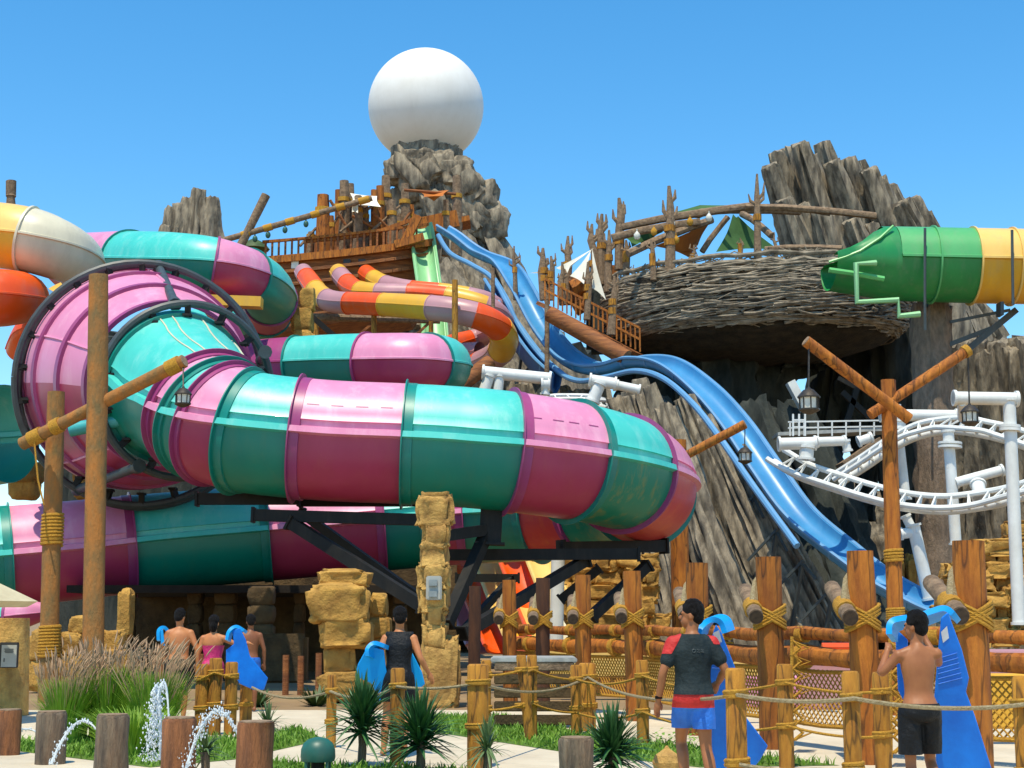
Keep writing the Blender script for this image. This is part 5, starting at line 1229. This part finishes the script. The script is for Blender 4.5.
yucca('dark green yucca in the centre foreground', 612, 752, 15.2, .50, 260, YUCCA, seed=4)
yucca('small bright yucca behind the rightmost stump', 268, 724, 20, .32, 70, YUCCAG, seed=5)
yucca('low yucca tuft beside the rightmost stump', 205, 752, 15.6, .3, 60, YUCCAG, droop=.4, seed=6)
def tallgrass(label, px, pb, Y, wpx, hm, n, seed):
    r2 = random.Random(seed); c = G(px, pb) if Y is None else Vector((P(px, 700, Y).x, Y, 0)); t = thing('ornamental_grass', label, 'ornamental grass', (c.x, c.y, 0), 'clumps of ornamental grass')
    W = S(wpx, c.y) / 2; mb = MB(); pb_ = MB()
    for k in range(n):
        a = r2.uniform(0, 2 * pi); q = r2.random() ** .5; b = c + Vector((cos(a) * W * .55 * q, sin(a) * .5 * q, 0)); h = hm * r2.uniform(.45, .95); ln = W * .8 * q * r2.uniform(.3, 1.4)
        d = Vector((cos(a) * ln, sin(a) * ln * .7, 0)); s_ = Vector((cos(a + 1.57 + r2.uniform(-1, 1)), sin(a + 1.57), 0)) * .011; vs = []
        for i in range(5):
            u = i / 4; p = b + d * (u ** 1.7) + Vector((0, 0, h * (u - .18 * u * u * u))); vs += [p - s_ * (1.15 - u), p + s_ * (1.15 - u)]
        mb.add(vs, [(2 * i, 2 * i + 1, 2 * i + 3, 2 * i + 2) for i in range(4)])
        if r2.random() < (.07 if hm > 1 else 0):
            h = hm * r2.uniform(.72, 1.0); e = b + d * 1.15 + Vector((0, 0, h)); dr = (d.normalized() * r2.uniform(.1, .4) + Vector((.25, 0, 1))).normalized(); L = r2.uniform(.12, .2)
            pb_.tube([b + d * .3 + Vector((0, 0, h * .5)), e - dr * .02], .004, 3)
            nn = 7; rs = [.003, .008, .011, .011, .009, .006, .002]; pb_.tube([e + dr * L * i / 6 + d.normalized() * .03 * (i / 6) ** 2 for i in range(nn)], rs, 5, wob=.5, seed=k)
    mb.build('blades', BLADEY, t, smooth=False); pb_.build('plumes', PLUME, t)
tallgrass('left clump of tall green grass with purple brown plumes', 70, 0, 20.5, 50, 1.1, 1500, 1)
tallgrass('middle clump of tall green grass with purple brown plumes', 112, 0, 21, 64, 1.28, 1900, 2)
tallgrass('right clump of tall green grass with purple brown plumes', 155, 0, 20.5, 56, 1.2, 1500, 3)
tallgrass('low green clump in front of the taller grass', 135, 0, 18.6, 90, .72, 900, 4)
for i, (px, py, Y) in enumerate([(317, 694, 27), (255, 690, 30)]):
    mb = MB(); r2 = random.Random(i)
    for k in range(80):
        a = r2.uniform(0, 6.28); d = Vector((cos(a), sin(a), r2.uniform(.2, 1.6))).normalized(); b = G(px, 706 + i) + Vector((cos(a) * .08, sin(a) * .08, 0)); s_ = Vector((-sin(a), cos(a), 0)) * .02; e = b + d * r2.uniform(.25, .5)
        mb.add([b - s_, b + s_, b.lerp(e, .6) + s_ * 1.4, e, b.lerp(e, .6) - s_ * 1.4], [(0, 1, 2, 3, 4)])
    single('leafy_shrub', mb, SHRUB, ['small leafy shrub below the boulder stack', 'small leafy shrub in the shade by the palisade'][i], 'plant', smooth=False)
mb = MB(); r2 = random.Random(4)
for k in range(160):
    p = G(r2.uniform(640, 740), r2.uniform(738, 750)) + Vector((0, 0, r2.uniform(.02, .14))); a = r2.uniform(0, 6.28); u = Vector((cos(a), sin(a), .4)) * .03; v = Vector((-sin(a), cos(a), .3)) * .02
    mb.add([p - u, p + v, p + u, p - v], [(0, 1, 2, 3)])
o = single('ground_cover', mb, BLADE, 'low leafy ground cover beside the path near the man', 'ground cover', kind='stuff', smooth=False)
# ------------------------------------------------------------------ people
def evalmesh(mb, vox, smooth=5, name='body', fac=.5):
    me = bpy.data.meshes.new('tmp'); me.from_pydata([tuple(v) for v in mb.v], [], mb.f)
    bm = bmesh.new(); bm.from_mesh(me); bmesh.ops.recalc_face_normals(bm, faces=bm.faces); bm.to_mesh(me); bm.free()
    o = bpy.data.objects.new('tmp', me); COL.objects.link(o)
    r = o.modifiers.new('r', 'REMESH'); r.mode = 'VOXEL'; r.voxel_size = vox
    s = o.modifiers.new('s', 'SMOOTH'); s.factor = fac; s.iterations = smooth
    dg = bpy.context.evaluated_depsgraph_get(); ev = o.evaluated_get(dg)
    out = bpy.data.meshes.new_from_object(ev); out.name = name
    bpy.data.objects.remove(o); bpy.data.meshes.remove(me)
    for p in out.polygons: p.use_smooth = True
    return out
def put(me, name, m, parent):
    me.materials.clear(); me.materials.append(m)
    o = bpy.data.objects.new(name, me); COL.objects.link(o); o.parent = parent; return o
def cut(me, planes):
    bm = bmesh.new(); bm.from_mesh(me)
    for co_, no in planes:   # keep the side the normal points away from
        g = bm.verts[:] + bm.edges[:] + bm.faces[:]
        bmesh.ops.bisect_plane(bm, geom=g, plane_co=co_, plane_no=no, clear_outer=True)
    for f in bm.faces: f.smooth = True
    bm.to_mesh(me); bm.free(); return me
def limb(mb, pts, rs, n=12, sub=5):
    cc = catmull([(*p, r) for p, r in zip(pts, rs)], sub)
    mb.tube([c[:3] for c in cc], [c[3] for c in cc], n)
    mb.ball(pts[0], rs[0] * .98, 10, 8); mb.ball(pts[-1], rs[-1] * .98, 10, 8)
def ell(mb, st, n=20):
    """st: (cx, cy, z, rx, ry)"""
    cc = catmull(st, 4); vs = []
    for c in cc:
        for k in range(n): a = 2 * pi * k / n; vs.append(Vector((c[0] + cos(a) * c[3], c[1] + sin(a) * c[4], c[2])))
    fs = [(i * n + k, i * n + (k + 1) % n, (i + 1) * n + (k + 1) % n, (i + 1) * n + k) for i in range(len(cc) - 1) for k in range(n)]
    fs += [tuple(range(n))[::-1], tuple((len(cc) - 1) * n + k for k in range(n))]
    mb.add(vs, fs)
def person(label, px, Y, H, yaw, J, skin, shorts=None, shorts_hem=.52, top=None, sleeves=False, top_hem=.93, top_neck=1.47, slim=1.0, head_yaw=0, head_tilt=0, hair_back=.0, female=False, vox=.009, shorts2=None, tank=False, sleeve_mat=None, straps=False):
    x = P(px, 620, Y).x; t = thing('person', label, 'person', (x, Y, 0)); t.rotation_euler.z = yaw; s = H / 1.75; t.scale = (s, s, s)
    V = lambda a: Vector(a)
    d = dict(hipL=(-.09, 0, .92), kneeL=(-.10, .03, .50), ankL=(-.10, 0, .09), toeL=(-.11, .17, .035), hipR=(.09, 0, .92), kneeR=(.10, .03, .50), ankR=(.10, 0, .09), toeR=(.11, .17, .035),
             shL=(-.168, 0, 1.385), elL=(-.25, -.02, 1.13), wrL=(-.27, .05, .88), shR=(.168, 0, 1.385), elR=(.25, -.02, 1.13), wrR=(.27, .05, .88), lean=0.0)
    d.update(J); L = d['lean']
    def torso(mb, e):
        ell(mb, [(0, 0, .83, .10 + e, .09 + e), (0, -.01, .88, (.165 + e) * 1, .12 + e), (0, -.015, .96, (.17 if female else .158) + e, .118 + e), (0, L * .2, 1.06, (.128 if female else .14) * slim + e, .095 * slim + e),
                 (0, L * .4, 1.18, .145 * slim + e, .10 * slim + e), (0, L * .7, 1.30, .168 * slim + e, .108 * slim + e), (0, L * .9, 1.38, .155 * slim + e, .098 * slim + e), (0, L, 1.435, .10 * slim + e, .078 + e), (0, L, 1.485, .052 + e, .055 + e)])
    def legs(mb, e, full=True):
        for q in 'LR':
            h, k, a, o_ = V(d['hip' + q]), V(d['knee' + q]), V(d['ank' + q]), V(d['toe' + q])
            pts = [h, h.lerp(k, .4), k, k.lerp(a, .35) - Vector((0, .018, 0)), a]; rs = [.092 * slim + e, .078 * slim + e, .053 * slim + e, .055 * slim + e, .034 + e]
            limb(mb, pts if full else pts[:4], rs if full else [rs[0], rs[1] + e * .9, rs[2] + e * (1.5 if slim > .92 else 2.6), rs[3] + e * 2])
            if full:
                f_ = (o_ - a); hl = a - Vector((f_.x, f_.y, 0)).normalized() * .035 - Vector((0, 0, .04))
                limb(mb, [hl, a.lerp(o_, .5) + Vector((0, 0, -.01)), o_], [.036, .036, .028]); mb.ball(o_, (.042, .04, .022), 10, 6)
    def shoulders(mb, e, f_=1.0):
        for q in 'LR':
            a, b, c = V(d['sh' + q]) + Vector((0, L, 0)), V(d['el' + q]), V(d['wr' + q])
            sg = -1 if q == 'L' else 1
            mb.ball(a, .057 * slim + e, 12, 8); limb(mb, [(0, L, 1.45), a], [.045 + e, .05 * slim + e]); limb(mb, [(0, L, 1.36), a], [.07 + e, .05 * slim + e])
            limb(mb, [a, a.lerp(b, .45), b, b.lerp(c, .35), c] if f_ == 1 else [a, a.lerp(b, f_ * .5), a.lerp(b, f_)], [.054 * slim + e, .048 * slim + e, .038 + e, .038 + e, .026 + e] if f_ == 1 else [.056 + e, .054 + e, .052 + e])
    def hands(mb):
        for q in 'LR':
            b, c = V(d['el' + q]), V(d['wr' + q]); dr = (c - b).normalized(); sg = 1 if q == 'L' else -1
            th = Vector((sg, .6, 0)); th = (th - dr * th.dot(dr)).normalized(); nn = dr.cross(th).normalized()
            limb(mb, [c, c + dr * .085], [.025, .03]); mb.ball(c + dr * .05 + th * .005, (.036, .036, .045), 10, 8)
            for k in range(4):
                o_ = c + dr * .08 + th * (.03 - .019 * k); l_ = [.075, .085, .078, .06][k]
                limb(mb, [o_, o_ + dr * l_ * .5 + nn * .008 * sg, o_ + dr * l_ * .85 - nn * .02 * -sg], [.0105, .0095, .008], 8, 2)
            o_ = c + dr * .03 + th * .03; limb(mb, [o_, o_ + dr * .03 + th * .025, o_ + dr * .065 + th * .03], [.013, .011, .009], 8, 2)
    HM = Matrix.Rotation(head_yaw, 3, 'Z') @ Matrix.Rotation(head_tilt, 3, 'X'); hc = Vector((0, L + .02, 1.63))
    def hp(v): return hc + HM @ Vector(v)
    mb = MB(); torso(mb, 0); legs(mb, 0); shoulders(mb, 0); hands(mb)
    limb(mb, [(0, L, 1.44), (0, L + .01, 1.50), hp((0, -.02, -.05))], [.065, .055, .055])
    mb.ball(hp((0, -.01, .02)), (.074, .093, .098), 18, 14, HM); mb.ball(hp((0, .035, -.045)), (.056, .055, .065), 14, 10, HM); mb.ball(hp((0, .055, -.085)), (.03, .028, .024), 10, 8, HM)
    limb(mb, [hp((0, .083, .012)), hp((0, .106, -.022))], [.009, .014], 8, 2)           # nose
    mb.ball(hp((0, .088, -.052)), (.022, .010, .007), 8, 6, HM); mb.ball(hp((0, .086, -.064)), (.019, .010, .006), 8, 6, HM)   # lips
    for sg in (-1, 1): mb.ball(hp((sg * .076, -.005, -.008)), (.010, .022, .033), 8, 6, HM); mb.ball(hp((sg * .034, .075, .022)), (.02, .014, .010), 8, 6, HM)
    put(evalmesh(mb, vox, 3), 'body', skin, t)
    for sg in (-1, 1):
        e_ = MB(); e_.ball(hp((sg * .031, .086, .008)), (.010, .006, .006), 8, 6, HM); me = bpy.data.meshes.new('eye'); me.from_pydata([tuple(v) for v in e_.v], [], e_.f); put(me, 'eye', HAIR, t)
    # hair: cap of overlapping locks
    hb = MB(); hb.ball(hp((0, -.018, .045)), (.084, .098, .088), 18, 14, HM); hb.ball(hp((0, -.05, -.01 - hair_back * .4)), (.074, .062, .075 + hair_back), 16, 12, HM)
    r2 = random.Random(int(px))
    for k in range(70):
        a = r2.uniform(pi * .95, 2.05 * pi) if k % 3 else r2.uniform(0, 2 * pi); el = r2.uniform(-.4 if sin(a) < .1 else .35, 1.4); q = hp((.08 * cos(a) * cos(el), -.012 + .092 * sin(a) * cos(el), .045 + .088 * sin(el)))
        hb.ball(q, (.018, .018, .022), 7, 5)
    if female: limb(hb, [hp((0, -.08, .03)), hp((0, -.11, -.04)), hp((0, -.09, -.13))], [.03, .035, .012])
    hm = evalmesh(hb, .009, 2, 'hair'); put(hm, 'hair', HAIR, t)
    if shorts:
        m_ = MB(); torso(m_, .014); legs(m_, .016, False); me = evalmesh(m_, .012, 6, 'shorts')
        # folds
        for v in me.vertices: v.co += v.normal * (.007 * noise.noise(Vector((v.co.x * 14, v.co.y * 14, v.co.z * 7))) )
        pl = [((0, 0, .985), (0, 0, 1)), ((0, 0, shorts_hem), (0, 0, -1))]
        if shorts2:
            me2 = me.copy(); put(cut(me2, [((0, 0, shorts2[0]), (0, 0, 1)), ((0, 0, shorts_hem), (0, 0, -1))]), 'shorts_panel', shorts2[1], t)
            me = cut(me, [((0, 0, .985), (0, 0, 1)), ((0, 0, shorts2[0]), (0, 0, -1))])
            put(me, 'shorts', shorts, t)
        else: put(cut(me, pl), 'shorts', shorts, t)
    if top:
        m_ = MB(); torso(m_, .024 if not tank else .012)
        if sleeves: shoulders(m_, .016, .62)
        elif tank:
            for sg in (-1, 1): limb(m_, [(sg * .06, L, 1.44), (sg * .12, L, 1.43)], [.075, .062])
        me = evalmesh(m_, .011, 4, 'shirt')
        for v in me.vertices: v.co += v.normal * (.006 * noise.noise(Vector((v.co.x * 11, v.co.y * 11, v.co.z * 9))))
        me = cut(me, [((0, 0, top_neck), (0, 0, 1)), ((0, 0, top_hem), (0, 0, -1))])
        if sleeve_mat:
            m3 = me.copy()
            for sg, nm_ in ((-1, 'sleeve'), (1, 'sleeve')):
                m4 = m3.copy(); m4 = cut(m4, [((sg * .115, 0, 1.45), (-sg, 0, -.62)), ((0, 0, 1.30), (0, 0, -1))] if sg == -1 else [((sg * .14, 0, 1.45), (-sg, 0, -.5)), ((0, 0, 1.38), (0, 0, -1))])
                for v in m4.vertices: v.co += v.normal * .003
                put(m4, nm_, sleeve_mat, t)
        put(me, 'shirt', top, t)
    if straps:
        m_ = MB()
        for sg in (-1, 1): m_.tube([(sg * .07, -.115, 1.26), (sg * .055, -.112, 1.36), (sg * .065, -.07, 1.47), (sg * .07, 0, 1.50)], .009, 6)
        me = bpy.data.meshes.new('strap'); me.from_pydata([tuple(v) for v in m_.v], [], m_.f); put(me, 'strap', top, t)
    return t
man = person('young man seen from behind in black, red and blue rash vest and shorts, looking left', 692, 13.4, 1.76, .12,
    dict(hipL=(-.075, 0, .92), hipR=(.075, 0, .92), kneeL=(-.06, .24, .55), ankL=(-.05, .14, .14), toeL=(-.06, .31, .12), kneeR=(.10, -.02, .50), ankR=(.135, -.14, .10), toeR=(.14, .03, .035), elL=(-.27, -.03, 1.15), wrL=(-.30, .05, .90), elR=(.27, -.06, 1.16), wrR=(.25, .12, 1.04)),
    SKIN, shorts=REDC, shorts2=(.84, BLUC), shorts_hem=.66, top=DKGC, sleeves=True, top_hem=.955, head_yaw=1.2, slim=.97, sleeve_mat=REDC, vox=.008)
# small mark on the back of the rash vest
mk = MB(); M_ = Matrix.Rotation(.12, 3, 'Z'); b0 = Vector((man.location.x, 13.4, 0))
def mp_(x, z): return b0 + M_ @ Vector((x, -.133, z))
for cx_, kind in ((-.02, 'o'), (.02, 'z'), (.055, 'z')):
    if kind == 'o': mk.tube([mp_(cx_ + .014 * cos(a * .5236), 1.335 + .014 * sin(a * .5236)) for a in range(13)], .003, 4, cap=False)
    else: mk.tube([mp_(cx_ - .012, 1.347), mp_(cx_ + .012, 1.347), mp_(cx_ - .012, 1.323), mp_(cx_ + .012, 1.323)], .003, 4)
mk.v = [Matrix.Rotation(-.12, 3, 'Z') @ (v - b0) / 1.0057 for v in mk.v]; me = bpy.data.meshes.new('chest_mark'); me.from_pydata([tuple(v) for v in mk.v], [], mk.f); put(me, 'back_mark', STEEL, man)
def band(parent, c, r):
    m_ = MB(); m_.tube([Vector(c) + Vector((0, 0, -.012)), Vector(c) + Vector((0, 0, .012))], r, 12); me = bpy.data.meshes.new('watch'); me.from_pydata([tuple(v) for v in m_.v], [], m_.f); put(me, 'watch', HAIR, parent)
band(man, (-.298, .045, .925), .034)
boy = person('bare backed boy in black shorts carrying a curled blue mat over his head', 916, 12.4, 1.66, .05,
    dict(kneeL=(-.09, .02, .50), ankL=(-.10, -.02, .09), toeL=(-.11, .15, .035), kneeR=(.11, .12, .52), ankR=(.12, -.06, .16), toeR=(.13, .08, .05), elL=(-.30, .06, 1.24), wrL=(-.20, .22, 1.40), shL=(-.165, 0, 1.385), elR=(.23, .16, 1.32), wrR=(.17, .26, 1.50), shR=(.165, 0, 1.40)),
    SKIN, shorts=BLKC, shorts_hem=.56, slim=.90, head_yaw=.75, vox=.008)
mib = person('man in black sleeveless top and shorts carrying a blue mat beside the golden pillar', 399, 18.3, 1.74, -.1,
    dict(kneeL=(-.14, .05, .50), ankL=(-.16, -.04, .09), toeL=(-.20, .12, .035), kneeR=(.12, .02, .50), ankR=(.12, -.22, .22), toeR=(.12, -.16, .06), elL=(-.27, -.06, 1.15), wrL=(-.27, .12, 1.0), elR=(.27, -.03, 1.16), wrR=(.36, .04, .98), lean=.05),
    SKINP, shorts=BLKC, shorts_hem=.64, top=BLKC, tank=True, top_hem=.88, head_yaw=.2, head_tilt=-.2, vox=.01)
m1 = person('shirtless tanned man with his back to the camera, left of the woman in pink', 180, 24, 1.76, .2,
    dict(elL=(-.28, .02, 1.15), wrL=(-.24, .18, 1.05), elR=(.27, -.03, 1.15), wrR=(.28, .06, .92), lean=.04), SKINP, shorts=STEELD, slim=1.08, head_yaw=-.5, head_tilt=-.3, vox=.011)
m2_ = person('woman in a pink swimsuit holding a blue mat at her right side', 214, 24, 1.66, -.05,
    dict(elL=(-.24, -.02, 1.14), wrL=(-.26, .02, .88), elR=(.36, .0, 1.30), wrR=(.52, .04, 1.30)), SKINP, shorts=PNKC, shorts_hem=.80, top=PNKC, top_neck=1.27, top_hem=.90, female=True, hair_back=.05, vox=.011)
m3_ = person('dark haired bather standing in the shade right of the pink swimsuit woman', 251, 27, 1.68, .3, dict(elL=(-.25, .02, 1.15), wrL=(-.22, .14, 1.0)), SKIND, shorts=BLUC, head_tilt=-.2, vox=.012)

# ------------------------------------------------------------------ foam mats
def foam(label, outline, Y, tilt, th=.05, m=MATB, curl=None, ridges=(), patch=None, under=None):
    """outline in pixels on a sheet at distance Y; tilt moves lower points nearer or farther"""
    y0 = min(p[1] for p in outline)
    def Q(px, py, o_=0): return P(px, py, Y + tilt * (py - y0) / 100 + o_)
    b = P(sum(p[0] for p in outline) / len(outline), max(p[1] for p in outline), Y)
    t = thing('foam_mat', label, 'mat', tuple(b)); n = len(outline)
    mb = MB(); F = [Q(*p) for p in outline]; B = [Q(p[0], p[1], th) for p in outline]
    mb.add(F + B, [tuple(range(n)), tuple(range(n, 2 * n))[::-1]] + [(i, n + i, n + (i + 1) % n, (i + 1) % n) for i in range(n)])
    o_ = mb.build('sheet', m, t, smooth=False); bv = o_.modifiers.new('b', 'BEVEL'); bv.width = .012; bv.segments = 3; bv.limit_method = 'ANGLE'
    for f_ in o_.data.polygons: f_.use_smooth = False
    if curl:
        # curled nose: path of (px,py,dy) swept across a width given in px
        pts, wv = curl; mb = MB(); A = [P(x, y, Y + dy) for x, y, dy in pts]; B = [P(x + wv[0], y + wv[1], Y + dy + wv[2]) for x, y, dy in pts]; k = len(A)
        cc = catmull([tuple(a) for a in A], 6); dd = catmull([tuple(a) for a in B], 6); A = [Vector(c) for c in cc]; B = [Vector(c) for c in dd]; k = len(A); cen = (sum(A, Vector()) + sum(B, Vector())) / (2 * k)
        nrm = []
        for i in range(k):
            tt = (A[min(i + 1, k - 1)] - A[max(i - 1, 0)]); nn = tt.cross(B[i] - A[i]).normalized(); nrm.append(nn)
        vs = A + B + [a + q * th for a, q in zip(A, nrm)] + [b_ + q * th for b_, q in zip(B, nrm)]
        fs = []
        for i in range(k - 1): fs += [(i, i + 1, k + i + 1, k + i), (2 * k + i, 3 * k + i, 3 * k + i + 1, 2 * k + i + 1), (i, 2 * k + i, 2 * k + i + 1, i + 1), (k + i, k + i + 1, 3 * k + i + 1, 3 * k + i)]
        fs += [(0, k, 3 * k, 2 * k), (k - 1, 3 * k - 1, 4 * k - 1, 2 * k - 1)]
        mb.add(vs, fs); mb.build('curled_nose', MATL if curl[2:] == () else m, t, ang=70)
    for (x0, y0_, x1, y1) in ridges:
        mb = MB(); mb.tube([Q(x0, y0_, -.004), Q(x1, y1, -.004)], .006, 5); mb.build('grip_ridge', BLUC, t)
    if patch:
        mb = MB(); mb.add([Q(x, y, -.006) for x, y in patch], [tuple(range(len(patch)))]); mb.build('label_patch', PATCH, t, smooth=False)
    return t
foam('blue foam mat with ridged grip carried on the right side of the rash vest man', [(716, 624), (722, 634), (733, 662), (737, 672), (728, 674), (733, 700), (768, 746), (760, 760), (748, 775), (740, 800), (722, 815), (716, 790), (708, 735), (703, 690), (706, 655)], 13.65, .25,
     curl=([(700, 637, -.12), (703, 629, -.10), (710, 623, -.02), (718, 624, .03), (722, 634, .03)], (8, -3, .25)), ridges=[(712, 650 + i * 6, 724 + i * 1.5, 651 + i * 6) for i in range(4)], patch=[(713, 633), (719, 630), (722, 642), (716, 644)])
foam('big blue foam mat with ridged grip hanging down the back of the boy', [(948, 612), (953, 626), (962, 650), (969, 678), (966, 692), (975, 716), (992, 770), (1000, 800), (945, 812), (936, 760), (934, 700), (938, 650), (941, 618)], 12.7, .15,
     curl=([(892, 634, .0), (893, 624, .02), (902, 621, .05), (918, 619, .07), (932, 614, .06), (944, 611, .04), (951, 616, .03)], (6, 8, .22)), ridges=[(937 + i * .3, 659 + i * 5, 957 + i * 1, 653 + i * 5) for i in range(6)], patch=[(941, 632), (947, 626), (949, 638), (943, 643)])
foam('blue foam mat sheet at the left side of the boy', [(895, 628), (908, 640), (906, 690), (903, 700), (898, 690)], 13.0, .1)
foam('bright blue mat at the left hip of the man in black', [(368, 646), (384, 650), (386, 668), (392, 695), (380, 702), (372, 684), (355, 676), (358, 664)], 18.15, .3, m=MATL, curl=([(369, 656, -.1), (369, 649, -.1), (374, 645, -.04), (384, 648, .0)], (8, 4, .2)))
foam('blue mat edge right of the man in black', [(412, 652), (422, 672), (425, 684), (414, 694), (408, 680)], 18.6, .1, m=MATL)
foam('large blue mat held by the woman in pink', [(232, 630), (240, 628), (246, 640), (250, 656), (268, 678), (264, 690), (254, 690), (240, 684), (226, 664), (226, 650), (234, 644)], 23.7, .1,
     curl=([(228, 640, -.05), (230, 632, -.05), (236, 628, .0), (243, 632, .02)], (3, 2, .15)))
foam('curled blue mat end beside the shirtless man', [(160, 631), (163, 629), (165, 646), (161, 645)], 23.9, .1, m=MATL, curl=([(160, 640, 0), (160, 631, 0), (164, 629, .05), (167, 634, .08)], (1, 1, .2)))
